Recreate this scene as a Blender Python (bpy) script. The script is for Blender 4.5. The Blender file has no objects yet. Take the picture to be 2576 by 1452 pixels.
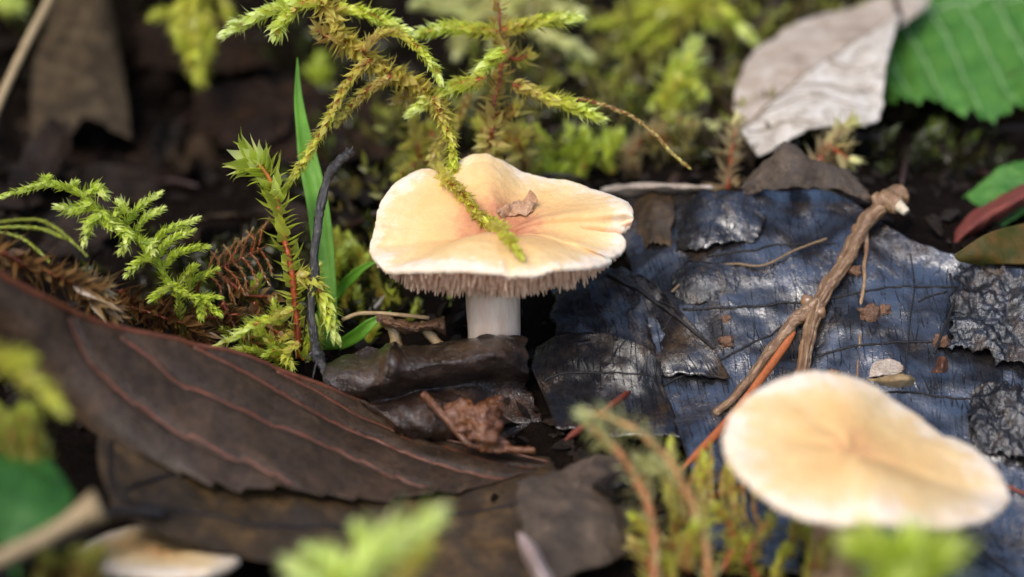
import bpy, math, random
import numpy as np
from mathutils import Vector, Matrix, noise as mnoise

random.seed(7)
scene = bpy.context.scene
COL = scene.collection

# ------------------------------------------------------------------ camera
PITCH = math.radians(22.0)
TANH = 0.21875                      # tan of half the horizontal field of view
FOCUS = 0.318
FWD = Vector((0, math.cos(PITCH), -math.sin(PITCH)))
UP = Vector((0, math.sin(PITCH), math.cos(PITCH)))
RT = Vector((1, 0, 0))
CAM = Vector((0.0029, -0.2935, 0.1277))
cd = bpy.data.cameras.new("camera")
cam = bpy.data.objects.new("camera", cd)
COL.objects.link(cam)
cam.location = CAM
cam.rotation_euler = (math.radians(90) - PITCH, 0, 0)
cd.sensor_width = 17.3
cd.lens = 17.3 / 2 / TANH
cd.clip_start = 0.005
cd.clip_end = 60
cd.dof.use_dof = True
cd.dof.focus_distance = FOCUS
cd.dof.aperture_fstop = 4.7
cd.dof.aperture_blades = 0
scene.camera = cam

# ------------------------------------------------------------------ sky, sun, exposure
SUN_EL, SUN_AZ = math.radians(52), math.radians(208)
world = bpy.data.worlds.new("World")
scene.world = world
world.use_nodes = True
wn = world.node_tree.nodes
sky = wn.new("ShaderNodeTexSky")
sky.sky_type = 'NISHITA'
sky.sun_disc = False
sky.sun_elevation = SUN_EL
sky.sun_rotation = SUN_AZ
sky.air_density = 1.0
sky.dust_density = 2.2
sky.ozone_density = 1.5
world.node_tree.links.new(sky.outputs[0], wn["Background"].inputs[0])
wn["Background"].inputs[1].default_value = 0.15
sl = bpy.data.lights.new("sun", 'SUN')
sl.energy = 1.2
sl.angle = math.radians(24)
sl.color = (1.0, 0.93, 0.82)
so = bpy.data.objects.new("sun", sl)
COL.objects.link(so)
sd = Vector((math.sin(SUN_AZ) * math.cos(SUN_EL), math.cos(SUN_AZ) * math.cos(SUN_EL), math.sin(SUN_EL)))
so.rotation_euler = sd.to_track_quat('Z', 'Y').to_euler()
so.location = (0, -0.2, 1.2)
scene.view_settings.view_transform = 'Standard'
scene.view_settings.look = 'None'
scene.view_settings.gamma = 1
scene.view_settings.use_curve_mapping = False
scene.view_settings.exposure = 1.0

# ------------------------------------------------------------------ photo pixel (2576 x 1452) to point
K = TANH / 1288.0
def ray(x, y):
    return FWD + RT * ((x - 1288) * K) - UP * ((y - 726) * K)
def P(x, y, d):
    return CAM + ray(x, y) * d
def PY(x, y, Y):
    r = ray(x, y)
    return CAM + r * ((Y - CAM.y) / r.y)

# ------------------------------------------------------------------ ground height
_gc = [(1850,520,.338),(2200,560,.336),(2560,700,.332),(1700,700,.331),(2000,800,.3235),(2400,850,.3205),(1600,950,.3185),
 (2000,1050,.3125),(2500,1150,.3075),(1800,1250,.299),(2100,1380,.293),(2500,1400,.298),(1235,895,.322),(1000,1000,.316),
 (1500,1150,.305),(1300,1300,.292),(1300,1440,.284),(700,1350,.284),(300,1400,.279),(100,1200,.29),(100,850,.325),(500,850,.327),
 (800,920,.323),(100,600,.36),(500,600,.365),(900,700,.345),(100,300,.40),(500,300,.405),(900,400,.38),(1300,400,.365),
 (1600,400,.365),(1300,100,.41),(1800,100,.41),(2300,400,.372),(2300,100,.41),(100,50,.43),(600,50,.43),(2500,450,.362),(2000,400,.355)]
_pts = [P(*c) for c in _gc]
_pts += [Vector(p) for p in [(-.2,-.15,-.02),(0,-.15,-.02),(.2,-.15,-.025),(-.125,0,.06),(-.115,-.07,.075),(-.13,-.12,.08),(-.19,-.02,.12),(.2,0,.0),(-.2,.12,.12),(.2,.12,.02),  # left bank raised out of view to shade the left side
 (-.17,.2,.09),(0,.19,.05),(.15,.19,.05),(-.2,.3,.12),(0,.3,.11),(.2,.3,.11),(-.3,-.3,-.02),(.3,-.3,-.02),(0,-.35,-.02),(-.4,.1,.18),(.4,.1,.03),
 (0,.45,.15),(-.4,.45,.16),(.4,.45,.15)]]
_A = np.array([[p.x, p.y] for p in _pts]); _Z = np.array([p.z for p in _pts]); _Z0 = _Z.mean()
def _phi(r2): return np.sqrt(r2 + .006 ** 2)
_D2 = ((_A[:, None, :] - _A[None, :, :]) ** 2).sum(2)
_W = np.linalg.solve(_phi(_D2) + np.eye(len(_A)) * 1e-4, _Z - _Z0)
def gz(x, y):
    cx, cy = max(-.5, min(.5, x)), max(-.45, min(.5, y))
    return float(_phi((_A[:, 0] - cx) ** 2 + (_A[:, 1] - cy) ** 2) @ _W + _Z0)
def PG(x, y, off=0.0):
    """where the pixel's ray meets the ground (raised by off)"""
    r = ray(x, y); a, b = .15, .15
    f = lambda t: (CAM + r * t).z - gz((CAM + r * t).x, (CAM + r * t).y) - off
    while b < .8 and f(b) > 0: a = b; b += .008
    for _ in range(22):
        m = (a + b) / 2
        if f(m) > 0: a = m
        else: b = m
    return CAM + r * b

# ------------------------------------------------------------------ helpers: objects
def tag(o, label=None, cat=None, group=None, kind=None):
    if label: o["label"] = label
    if cat: o["category"] = cat
    if group: o["group"] = group
    if kind: o["kind"] = kind
    return o
def empty(name, loc, label, cat, group=None):
    o = bpy.data.objects.new(name, None)
    o.empty_display_size = .002
    COL.objects.link(o); o.location = loc
    return tag(o, label, cat, group)

class MB:
    """collects one mesh; coordinates are world coordinates"""
    def __init__(s): s.v = []; s.f = []; s.a = []; s.b = []; s.uv = []
    def add(s, p, a=0.0, b=0.0, uv=(0, 0)):
        s.v.append((p[0], p[1], p[2])); s.a.append(a); s.b.append(b); s.uv.append(uv); return len(s.v) - 1
    def build(s, name, mat, parent=None, smooth=True, kind=None, origin=None):
        o0 = Vector(origin) if origin is not None else (parent_origin(parent) if parent else Vector(s.v[0]))
        m = bpy.data.meshes.new(name)
        m.from_pydata([(x - o0.x, y - o0.y, z - o0.z) for x, y, z in s.v], [], s.f)
        m.attributes.new("age", 'FLOAT', 'POINT').data.foreach_set("value", s.a)
        m.attributes.new("rnd", 'FLOAT', 'POINT').data.foreach_set("value", s.b)
        uvl = m.uv_layers.new(name="UVMap")
        li = np.zeros(len(m.loops), dtype=np.int32); m.loops.foreach_get("vertex_index", li)
        uvl.data.foreach_set("uv", np.array(s.uv, dtype=np.float32)[li].ravel())
        if smooth: m.polygons.foreach_set("use_smooth", [True] * len(m.polygons))
        m.materials.append(mat); m.update()
        o = bpy.data.objects.new(name, m); COL.objects.link(o)
        if parent:
            o.parent = parent
            o.location = (0, 0, 0)
        else:
            o.location = o0
        if kind: o["kind"] = kind
        return o
def parent_origin(p):
    q = p
    v = Vector((0, 0, 0))
    while q is not None: v += q.location; q = q.parent
    return v

def catmull(pts, n):
    pts = [Vector(p) for p in pts]
    if len(pts) == 2: return [pts[0].lerp(pts[1], i / (n - 1)) for i in range(n)]
    out = []; N = len(pts) - 1
    for i in range(n):
        t = i / (n - 1) * N; k = min(int(t), N - 1); f = t - k
        p1, p2 = pts[k], pts[k + 1]
        p0 = pts[k - 1] if k > 0 else p1 * 2 - p2
        p3 = pts[k + 2] if k + 2 <= N else p2 * 2 - p1
        out.append(.5 * (2 * p1 + (p2 - p0) * f + (2 * p0 - 5 * p1 + 4 * p2 - p3) * f * f + (3 * p1 - p0 - 3 * p2 + p3) * f ** 3))
    return out
def plen(pts): return sum((pts[i + 1] - pts[i]).length for i in range(len(pts) - 1))
def frames(pts):
    T = []
    for i in range(len(pts)):
        a = pts[max(0, i - 1)]; b = pts[min(len(pts) - 1, i + 1)]
        t = b - a
        T.append(t.normalized() if t.length > 1e-12 else Vector((0, 0, 1)))
    n = T[0].cross(Vector((.31, -.9, .27)));  n.normalize()
    N = []
    for t in T:
        n = n - t * n.dot(t); n.normalize(); N.append(n.copy())
    return T, N
def tube(mb, pts, rad, sides=6, flat=1.0, jit=0.0, age=0.0, cap=True):
    """rad: function of 0..1 or number"""
    rf = rad if callable(rad) else (lambda t: rad)
    T, N = frames(pts); n = len(pts); base = len(mb.v); L = plen(pts); acc = 0
    for i, p in enumerate(pts):
        if i: acc += (pts[i] - pts[i - 1]).length
        B = T[i].cross(N[i]); r = rf(i / (n - 1)); ag = age(i / (n - 1)) if callable(age) else age
        for k in range(sides):
            a = 2 * math.pi * k / sides
            rr = r * (1 + jit * (random.random() - .5))
            mb.add(p + N[i] * (math.cos(a) * rr) + B * (math.sin(a) * rr * flat), ag, 0, (acc * 1000, k / sides * r * 6283))
    for i in range(n - 1):
        for k in range(sides):
            a = base + i * sides + k; b = base + i * sides + (k + 1) % sides
            mb.f.append((a, b, b + sides, a + sides))
    if cap:
        mb.f.append(tuple(base + k for k in range(sides))[::-1])
        mb.f.append(tuple(base + (n - 1) * sides + k for k in range(sides)))

# ------------------------------------------------------------------ helpers: materials
def mat_new(name):
    m = bpy.data.materials.new(name); m.use_nodes = True
    nt = m.node_tree; b = nt.nodes["Principled BSDF"]
    return m, nt, b
def nd(nt, t, **kw):
    n = nt.nodes.new(t)
    for k, v in kw.items():
        if k.startswith("i_"): n.inputs[k[2:].replace("_", " ")].default_value = v
        else: setattr(n, k, v)
    return n
def ramp(nt, fac, stops):
    r = nt.nodes.new("ShaderNodeValToRGB")
    e = r.color_ramp.elements
    while len(e) < len(stops): e.new(.5)
    for q, (p, c) in zip(e, stops): q.position = p; q.color = (*c, 1)
    if fac is not None: nt.links.new(fac, r.inputs[0])
    return r
def coords(nt, kind='Object', scale=1000.0, stretch=(1, 1, 1)):
    tc = nt.nodes.new("ShaderNodeTexCoord"); mp = nt.nodes.new("ShaderNodeMapping")
    mp.inputs['Scale'].default_value = (scale * stretch[0], scale * stretch[1], scale * stretch[2])
    nt.links.new(tc.outputs[kind], mp.inputs[0]); return mp.outputs[0]
def noise(nt, co, scale, detail=5, rough=.6, dist=0.0):
    n = nd(nt, "ShaderNodeTexNoise"); n.inputs['Scale'].default_value = scale; n.inputs['Detail'].default_value = detail
    n.inputs['Roughness'].default_value = rough; n.inputs['Distortion'].default_value = dist
    nt.links.new(co, n.inputs['Vector']); return n.outputs[0]
def voro(nt, co, scale, feature='DISTANCE_TO_EDGE', rnd=1.0):
    n = nd(nt, "ShaderNodeTexVoronoi", feature=feature); n.inputs['Scale'].default_value = scale
    n.inputs['Randomness'].default_value = rnd
    nt.links.new(co, n.inputs['Vector']); return n.outputs[0]
def mth(nt, op, a, b=None, c=None):
    n = nd(nt, "ShaderNodeMath", operation=op)
    for i, q in enumerate((a, b, c)):
        if q is None: continue
        if isinstance(q, (int, float)): n.inputs[i].default_value = q
        else: nt.links.new(q, n.inputs[i])
    return n.outputs[0]
def mixc(nt, fac, a, b, mode='MIX'):
    n = nd(nt, "ShaderNodeMix", data_type='RGBA', blend_type=mode)
    for s, q in ((n.inputs[0], fac), (n.inputs[6], a), (n.inputs[7], b)):
        if isinstance(q, (int, float)): s.default_value = q
        elif isinstance(q, tuple): s.default_value = (*q, 1)
        else: nt.links.new(q, s)
    return n.outputs[2]
def bump(nt, b, h, dist, strength=1.0):
    n = nd(nt, "ShaderNodeBump"); n.inputs['Distance'].default_value = dist; n.inputs['Strength'].default_value = strength
    nt.links.new(h, n.inputs['Height']); nt.links.new(n.outputs[0], b.inputs['Normal'])
    if b.type == 'BSDF_PRINCIPLED': nt.links.new(n.outputs[0], b.inputs['Coat Normal'])
    return n.outputs[0]
def attr(nt, name):
    n = nd(nt, "ShaderNodeAttribute", attribute_name=name); return n.outputs['Fac']
def L(nt, a, b): nt.links.new(a, b)

def litter_mat(name, cols, rough=(.25, .6), sc=.35, bmp=.00012, coat=.0, net=0.0, spec=.5, fine=2.5, grain=.35, cior=1.5):
    """dead leaf: mottled colour, wet patches of varying gloss, fine vein net relief"""
    m, nt, b = mat_new(name)
    co = coords(nt); n1 = noise(nt, co, sc, 6, .65, .6); n2 = noise(nt, co, sc * 6, 5, .7)
    f = mth(nt, 'ADD', mth(nt, 'MULTIPLY', n1, .65), mth(nt, 'MULTIPLY', n2, .35))
    k = len(cols); r = ramp(nt, f, [(.3 + .4 * i / (k - 1), c) for i, c in enumerate(cols)])
    cc = r.outputs[0]
    if net:
        ve = ramp(nt, voro(nt, co, .55), [(.0, (1, 1, 1)), (.05, (0, 0, 0))]); cc = mixc(nt, mth(nt, 'MULTIPLY', ve.outputs[0], net), cc, tuple(min(1, q * 1.9) for q in cols[-1]))
    L(nt, cc, b.inputs['Base Color'])
    n3 = noise(nt, co, sc * 1.7, 4, .6)
    mr = nd(nt, "ShaderNodeMapRange"); L(nt, n3, mr.inputs[0])
    mr.inputs[1].default_value = .35; mr.inputs[2].default_value = .65; mr.inputs[3].default_value = rough[0]; mr.inputs[4].default_value = rough[1]
    L(nt, mr.outputs[0], b.inputs['Roughness'])
    b.inputs['Specular IOR Level'].default_value = spec
    b.inputs['Coat Weight'].default_value = coat; b.inputs['Coat Roughness'].default_value = .09; b.inputs['Coat IOR'].default_value = cior
    e = voro(nt, co, fine)
    h = mth(nt, 'ADD', mth(nt, 'MULTIPLY', mth(nt, 'MINIMUM', e, .12), 3.0), mth(nt, 'MULTIPLY', n2, 1.1))
    h = mth(nt, 'ADD', h, mth(nt, 'MULTIPLY', noise(nt, co, 5.0, 4, .7), grain))
    bump(nt, b, h, bmp)
    return m

def fibre_mat(name, cols, rough=.35, coat=.4, bmp=.00018, along=.12, around=2.2):
    """bark, root or stalk: streaks that run along its length"""
    m, nt, b = mat_new(name)
    uv = coords(nt, 'UV', 1.0, (along, around, 1)); n1 = noise(nt, uv, 1.0, 5, .65, .4); co = coords(nt); n2 = noise(nt, co, .8, 5, .65)
    f = mth(nt, 'ADD', mth(nt, 'MULTIPLY', n1, .65), mth(nt, 'MULTIPLY', n2, .35)); k = len(cols)
    r = ramp(nt, f, [(.3 + .4 * i / (k - 1), c) for i, c in enumerate(cols)]); L(nt, r.outputs[0], b.inputs['Base Color'])
    b.inputs['Roughness'].default_value = rough; b.inputs['Specular IOR Level'].default_value = .7; b.inputs['Coat Weight'].default_value = coat; b.inputs['Coat Roughness'].default_value = .15
    bump(nt, b, mth(nt, 'ADD', n1, mth(nt, 'MULTIPLY', n2, .5)), bmp); return m
# ------------------------------------------------------------------ materials
M = {}
M['soil'] = litter_mat("wet_soil", [(.003,.002,.0015),(.010,.006,.004),(.026,.014,.007)], (.6,.95), .5, .0006, spec=.08)
M['litter'] = litter_mat("leaf_crumbs", [(.004,.0025,.0015),(.013,.007,.0035),(.034,.017,.007)], (.3,.7), .4, .0002, spec=.3)
# black wet leaf: gloss of a water film over near black tissue, brown decayed areas, net of veins pressed in
def black_leaf(name, brown=.5, gloss=1.0, film_lo=.40, film_hi=.58, fine=1.0):
    m, nt, b = mat_new(name)
    co = coords(nt); n1 = noise(nt, co, .11, 5, .6, .5); n2 = noise(nt, co, .9, 6, .7); n3 = noise(nt, co, 2.4, 5, .7)
    f = mth(nt, 'ADD', mth(nt, 'MULTIPLY', n1, .75), mth(nt, 'MULTIPLY', n2, .25))
    r = ramp(nt, f, [(.40, (.007,.007,.008)), (.50, (.012,.010,.010)), (.60 + .06 * (1 - brown), (.035,.021,.011)), (.8, (.10,.058,.028))])
    # ladder of fine veins between the side veins: thin dark grooves, broken and slanting
    wob = mixc(nt, .12, coords(nt, 'UV', 1.0, (.95, .10, 1)), nd_col(nt, co))
    ve = voro(nt, wob, 1.0); line = ramp(nt, ve, [(.0, (.6,.6,.6)), (.05, (0, 0, 0))])
    gate = ramp(nt, noise(nt, co, .5, 3), [(.36, (0, 0, 0)), (.6, (1, 1, 1))]); ln = mth(nt, 'MULTIPLY', line.outputs[0], gate.outputs[0])
    L(nt, mixc(nt, ln, r.outputs[0], (.004,.004,.005)), b.inputs['Base Color'])
    dk = nd(nt, "ShaderNodeMapRange"); L(nt, f, dk.inputs[0]); dk.inputs[1].default_value = .53; dk.inputs[2].default_value = .66
    cr = mth(nt, 'ADD', mth(nt, 'MULTIPLY', mth(nt, 'MINIMUM', voro(nt, co, 1.6), .15), 3.0), mth(nt, 'MULTIPLY', n3, 1.6))
    h = mth(nt, 'ADD', mth(nt, 'MULTIPLY', ln, -1.0), mth(nt, 'MULTIPLY', n3, .55 * fine))
    h = mth(nt, 'ADD', h, mth(nt, 'MULTIPLY', noise(nt, coords(nt, 'UV', 1.0, (1.5, .4, 1)), 1.0, 3), .7 * fine)); h = mth(nt, 'ADD', h, mth(nt, 'MULTIPLY', cr, dk.outputs[0]))
    rough = nd(nt, "ShaderNodeMapRange"); L(nt, n2, rough.inputs[0])
    rough.inputs[1].default_value = .35; rough.inputs[2].default_value = .65; rough.inputs[3].default_value = .2; rough.inputs[4].default_value = .36
    L(nt, rough.outputs[0], b.inputs['Roughness'])
    film = ramp(nt, noise(nt, co, .075, 4, .6, .6), [(film_lo, (.06,.06,.06)), (film_hi, (1, 1, 1))])
    w = mth(nt, 'MULTIPLY', film.outputs[0], mth(nt, 'SUBTRACT', 1.0, mth(nt, 'MULTIPLY', ln, .85)))
    L(nt, mth(nt, 'MULTIPLY', w, gloss), b.inputs['Coat Weight']); L(nt, mth(nt, 'MULTIPLY', mth(nt, 'ADD', w, .15), gloss), b.inputs['Specular IOR Level'])
    b.inputs['Coat Roughness'].default_value = .08; b.inputs['Coat IOR'].default_value = 1.5 + .6 * gloss
    bump(nt, b, h, .00011)
    return m
def nd_col(nt, co):
    n = nd(nt, "ShaderNodeTexNoise"); n.inputs['Scale'].default_value = .4; nt.links.new(co, n.inputs['Vector']); return n.outputs[1]
M['black'] = black_leaf("wet_black_leaf")
M['blackbrown'] = black_leaf("wet_dark_leaf", 1.4, .75)
M['dull'] = black_leaf("dull_dark_leaf", 1.3, .6, .44, .62)
M['decay'] = black_leaf("decayed_leaf", 2.2, .8, .36, .60, 2.6)
M['vein_dark'] = litter_mat("dark_vein", [(.004,.003,.003),(.012,.008,.006)], (.3,.5), .8, .0001)
M['fgleaf'] = litter_mat("brown_leaf", [(.014,.009,.006),(.036,.022,.013),(.080,.046,.026)], (.32,.58), .22, .00009, spec=.28, fine=1.6, net=.22)
M['fgvein'] = litter_mat("red_brown_vein", [(.05,.016,.008),(.12,.034,.014),(.19,.058,.022)], (.3,.5), .5, .00005)
M['mottled'] = litter_mat("mottled_leaf", [(.006,.006,.006),(.040,.024,.011),(.13,.072,.024)], (.4,.7), .16, .00008, spec=.35)
M['grey_brown'] = litter_mat("grey_brown_leaf", [(.022,.014,.009),(.066,.043,.026),(.17,.115,.07)], (.3,.55), .3, .0002, spec=.5, coat=.3)
M['rolled'] = litter_mat("rolled_leaf", [(.005,.003,.002),(.022,.010,.005),(.085,.038,.014)], (.3,.5), .2, .00014, coat=1.0, spec=.2, grain=.35, cior=1.6)
M['redbrown'] = litter_mat("red_brown_leaf", [(.035,.011,.003),(.12,.038,.009),(.22,.08,.02)], (.2,.4), .35, .00012, coat=1.0, spec=.3, grain=.4, cior=1.6)
M['bgbrown'] = litter_mat("background_leaf", [(.004,.0025,.0015),(.018,.008,.0035),(.055,.025,.008)], (.25,.8), .16, .0003, spec=.22)
M['bgtan'] = litter_mat("tan_leaf", [(.010,.006,.003),(.06,.038,.018),(.22,.16,.085)], (.3,.6), .4, .0003, spec=.4)
M['pale'] = litter_mat("pale_leaf", [(.12,.07,.04),(.66,.58,.48),(.90,.87,.82)], (.45,.65), .3, .0003)
M['pale_grey_shaded'] = litter_mat("pale_grey_shaded_leaf", [(.20,.12,.07),(.46,.37,.29),(.66,.59,.51)], (.4,.6), .22, .0002)  # grey scraps; also the pale leaf's shaded half, shade mixed into the colour
M['pinkpale'] = litter_mat("pink_grey_leaf", [(.22,.13,.10),(.42,.31,.28),(.55,.45,.42)], (.4,.6), .4, .0001)
M['tanvein'] = litter_mat("tan_vein", [(.12,.07,.03),(.22,.15,.08)], (.4,.6), .5, .0001)
M['root'] = fibre_mat("brown_root", [(.07,.03,.012),(.24,.125,.052),(.52,.37,.20)], .3, .7, .0004)
M['paleroot'] = litter_mat("pale_root_tip", [(.5,.4,.26),(.65,.58,.45)], (.4,.6), .5, .0001)
M['blacktwig'] = fibre_mat("black_twig", [(.004,.003,.004),(.010,.008,.009),(.030,.012,.007)], .32, .15, .0004, .25, 3.0)
M['darktwig'] = fibre_mat("dark_twig", [(.015,.006,.004),(.05,.018,.010)], .45, .1)
M['bark'] = fibre_mat("rotten_bark", [(.008,.005,.003),(.03,.018,.010),(.06,.035,.018)], .7, 0, .003, .03, .05)
M['needle'] = litter_mat("fir_needle", [(.26,.06,.016),(.42,.115,.03),(.52,.16,.05)], (.3,.5), .5, .0001)
M['needle_dark'] = litter_mat("dark_fir_needle", [(.10,.016,.008),(.20,.04,.016)], (.3,.5), .5, .0001)
M['straw'] = litter_mat("straw", [(.26,.17,.08),(.42,.32,.18)], (.4,.6), .3, .0001)
M['crumb'] = litter_mat("brown_crumb", [(.06,.025,.012),(.16,.075,.035),(.26,.14,.07)], (.22,.4), .7, .0002, coat=.5)
M['tanbit'] = litter_mat("tan_scrap", [(.14,.08,.03),(.30,.20,.09),(.42,.31,.17)], (.3,.5), .5, .0001, coat=.3)

def green_leaf(name, c1, c2, trans=.3, rough=.35, rel=.5):
    m, nt, b = mat_new(name)
    co = coords(nt); n1 = noise(nt, co, .3, 4); n2 = noise(nt, co, 3, 3)
    r = ramp(nt, n1, [(.35, c1), (.65, c2)]); L(nt, r.outputs[0], b.inputs['Base Color'])
    b.inputs['Roughness'].default_value = rough; b.inputs['Specular IOR Level'].default_value = .4
    bump(nt, b, mth(nt, 'ADD', n2, mth(nt, 'MULTIPLY', noise(nt, co, .7, 3), rel)), .0001)
    tr = nd(nt, "ShaderNodeBsdfTranslucent"); L(nt, mixc(nt, .5, r.outputs[0], (c2[0] * 1.4, c2[1] * 1.6, c2[2] * .6)), tr.inputs[0])
    mx = nd(nt, "ShaderNodeMixShader"); mx.inputs[0].default_value = trans
    L(nt, b.outputs[0], mx.inputs[1]); L(nt, tr.outputs[0], mx.inputs[2])
    L(nt, mx.outputs[0], nt.nodes["Material Output"].inputs[0])
    return m
M['bramble'] = green_leaf("bramble_leaf", (.05,.16,.025), (.10,.24,.04), .2, .2, 8.0)
M['bramble_vein'] = green_leaf("bramble_vein", (.20,.34,.14), (.26,.40,.18), .2, .4)
M['grass'] = green_leaf("grass_blade", (.12,.30,.025), (.18,.42,.04), .4, .35)
M['darkgreen'] = green_leaf("dark_green_leaf", (.015,.075,.010), (.035,.125,.015), .2, .5)
M['olive'] = green_leaf("olive_leaf", (.05,.06,.01), (.13,.07,.015), .25, .4)
M['redleaf'] = litter_mat("red_leaf_edge", [(.10,.018,.014),(.20,.045,.03),(.30,.07,.04)], (.35,.55), .4, .0002)

def moss_mat(name, stops, trans=.5, rough=.26, var=.5, clear=.25):
    """moss leaf: colour runs from the old brown part of a shoot to its fresh tip"""
    m, nt, b = mat_new(name)
    a = attr(nt, "age"); rn = attr(nt, "rnd")
    f = mth(nt, 'ADD', a, mth(nt, 'MULTIPLY', mth(nt, 'SUBTRACT', rn, .5), var * .5))
    r = ramp(nt, f, stops)
    hsv = nd(nt, "ShaderNodeHueSaturation"); L(nt, r.outputs[0], hsv.inputs['Color'])
    L(nt, mth(nt, 'ADD', .8, mth(nt, 'MULTIPLY', rn, .45)), hsv.inputs['Value'])
    L(nt, hsv.outputs[0], b.inputs['Base Color'])
    b.inputs['Roughness'].default_value = rough; b.inputs['Specular IOR Level'].default_value = .7
    tr = nd(nt, "ShaderNodeBsdfTranslucent"); L(nt, hsv.outputs[0], tr.inputs[0])
    mx = nd(nt, "ShaderNodeMixShader"); mx.inputs[0].default_value = trans
    L(nt, b.outputs[0], mx.inputs[1]); L(nt, tr.outputs[0], mx.inputs[2])
    tp = nd(nt, "ShaderNodeBsdfTransparent"); L(nt, mixc(nt, .5, hsv.outputs[0], (1.0, 1.0, 1.0)), tp.inputs[0]); m2 = nd(nt, "ShaderNodeMixShader"); m2.inputs[0].default_value = clear
    L(nt, mx.outputs[0], m2.inputs[1]); L(nt, tp.outputs[0], m2.inputs[2])
    L(nt, m2.outputs[0], nt.nodes["Material Output"].inputs[0])
    return m
M['moss'] = moss_mat("moss_leaf", [(0, (.55,.34,.11)), (.3, (.68,.56,.19)), (.55, (.70,.67,.14)), (.8, (.70,.78,.12)), (1, (.84,.90,.42))])
M['mossg'] = moss_mat("green_moss_leaf", [(0, (.34,.22,.07)), (.3, (.46,.44,.11)), (.55, (.54,.60,.09)), (.8, (.64,.74,.09)), (1, (.84,.88,.36))])
M['mosspale'] = moss_mat("pale_moss_leaf", [(0, (.50,.30,.15)), (.4, (.66,.54,.30)), (.75, (.74,.74,.34)), (1, (.80,.84,.46))])
M['mossdead'] = moss_mat("dead_moss_leaf", [(0, (.09,.040,.014)), (.4, (.26,.14,.05)), (.75, (.48,.34,.16)), (1, (.62,.54,.30))], .4, .24)
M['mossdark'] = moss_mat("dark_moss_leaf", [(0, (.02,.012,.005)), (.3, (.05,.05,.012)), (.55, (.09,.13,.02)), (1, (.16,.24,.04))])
M['mossmid'] = moss_mat("shaded_moss_leaf", [(0, (.10,.055,.02)), (.3, (.22,.18,.05)), (.55, (.34,.36,.06)), (1, (.50,.56,.10))])  # darker copy of the moss, background shade put into its colour
def stem_mat(name, c0, c1, c2):
    m, nt, b = mat_new(name)
    a = attr(nt, "age"); co = coords(nt); n = noise(nt, co, 2.0, 3)
    r = ramp(nt, mth(nt, 'ADD', a, mth(nt, 'MULTIPLY', mth(nt, 'SUBTRACT', n, .5), .5)), [(0, c0), (.5, c1), (1, c2)])
    L(nt, r.outputs[0], b.inputs['Base Color']); b.inputs['Roughness'].default_value = .35
    bump(nt, b, n, .0001); return m
M['mstem'] = stem_mat("moss_stem", (.10,.012,.006), (.36,.065,.012), (.55,.26,.04))
M['mstem_dull'] = stem_mat("dull_moss_stem", (.14,.04,.02), (.34,.13,.05), (.46,.30,.10))
M['mstem_green'] = stem_mat("green_moss_stem", (.12,.06,.02), (.20,.22,.04), (.30,.40,.06))

# hedgehog mushroom: velvety cream-orange top, browner pinkish centre, pale rim, salmon underside
def cap_mat(name, warm=1.0):
    m, nt, b = mat_new(name)
    s = attr(nt, "age"); sl = attr(nt, "rnd"); co = coords(nt)
    n1 = noise(nt, co, .16, 4, .6, .8); n2 = noise(nt, co, 1.2, 5, .65); n3 = noise(nt, co, 7.0, 3, .6)
    f = mth(nt, 'ADD', s, mth(nt, 'MULTIPLY', mth(nt, 'SUBTRACT', n1, .5), .55))
    f = mth(nt, 'ADD', f, mth(nt, 'MULTIPLY', mth(nt, 'SUBTRACT', n2, .5), .3))
    r = ramp(nt, f, [(.08, (.36,.125,.06)), (.26, (.48,.205,.10)), (.42, (.65,.375,.155)), (.62, (.70,.45,.185)), (.84, (.73,.53,.275)), (.97, (.78,.66,.52))])
    spk = ramp(nt, voro(nt, co, .55, 'F1'), [(.05, (1, 1, 1)), (.09, (0, 0, 0))]); few = ramp(nt, noise(nt, co, .3, 2), [(.60, (0, 0, 0)), (.66, (1, 1, 1))])
    blot = ramp(nt, noise(nt, co, .45, 6, .75, .5), [(.42, (0, 0, 0)), (.72, (1, 1, 1))])
    rc = mixc(nt, mth(nt, 'MULTIPLY', blot.outputs[0], .45), r.outputs[0], (.62,.36,.17))
    rc = mixc(nt, mth(nt, 'MULTIPLY', spk.outputs[0], few.outputs[0]), rc, (.20,.09,.04))
    c = mixc(nt, sl, rc, (.62,.24,.045))
    L(nt, c, b.inputs['Base Color'])
    b.inputs['Roughness'].default_value = .62; b.inputs['Specular IOR Level'].default_value = .35
    b.inputs['Subsurface Weight'].default_value = .35; b.inputs['Subsurface Radius'].default_value = (1.0, .5, .25); b.inputs['Subsurface Scale'].default_value = .0008
    bump(nt, b, mth(nt, 'ADD', mth(nt, 'MULTIPLY', n2, 1.0), mth(nt, 'MULTIPLY', n3, .6)), .00016)
    return m
M['cap'] = cap_mat("mushroom_cap")
def flesh(name, c1, c2, sss=.4, specks=False, streak=False):
    m, nt, b = mat_new(name); co = coords(nt, 'Object', 1000, (1, 1, .25) if streak else (1, 1, 1))
    n = noise(nt, co, .6, 5, .6); r = ramp(nt, n, [(.3, c1), (.7, c2)]); c = r.outputs[0]
    if specks:
        co2 = coords(nt); v = voro(nt, co2, .45, 'F1'); k = ramp(nt, v, [(.06, (1, 1, 1)), (.10, (0, 0, 0))])
        g = ramp(nt, noise(nt, co2, .25, 2), [(.5, (0, 0, 0)), (.6, (1, 1, 1))])
        c = mixc(nt, mth(nt, 'MULTIPLY', k.outputs[0], g.outputs[0]), c, (.05,.02,.012))
    L(nt, c, b.inputs['Base Color']); b.inputs['Roughness'].default_value = .55
    b.inputs['Subsurface Weight'].default_value = sss; b.inputs['Subsurface Radius'].default_value = (1, .5, .3); b.inputs['Subsurface Scale'].default_value = .0014
    bump(nt, b, noise(nt, co, 2.2, 5, .65), .00012); return m
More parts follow.
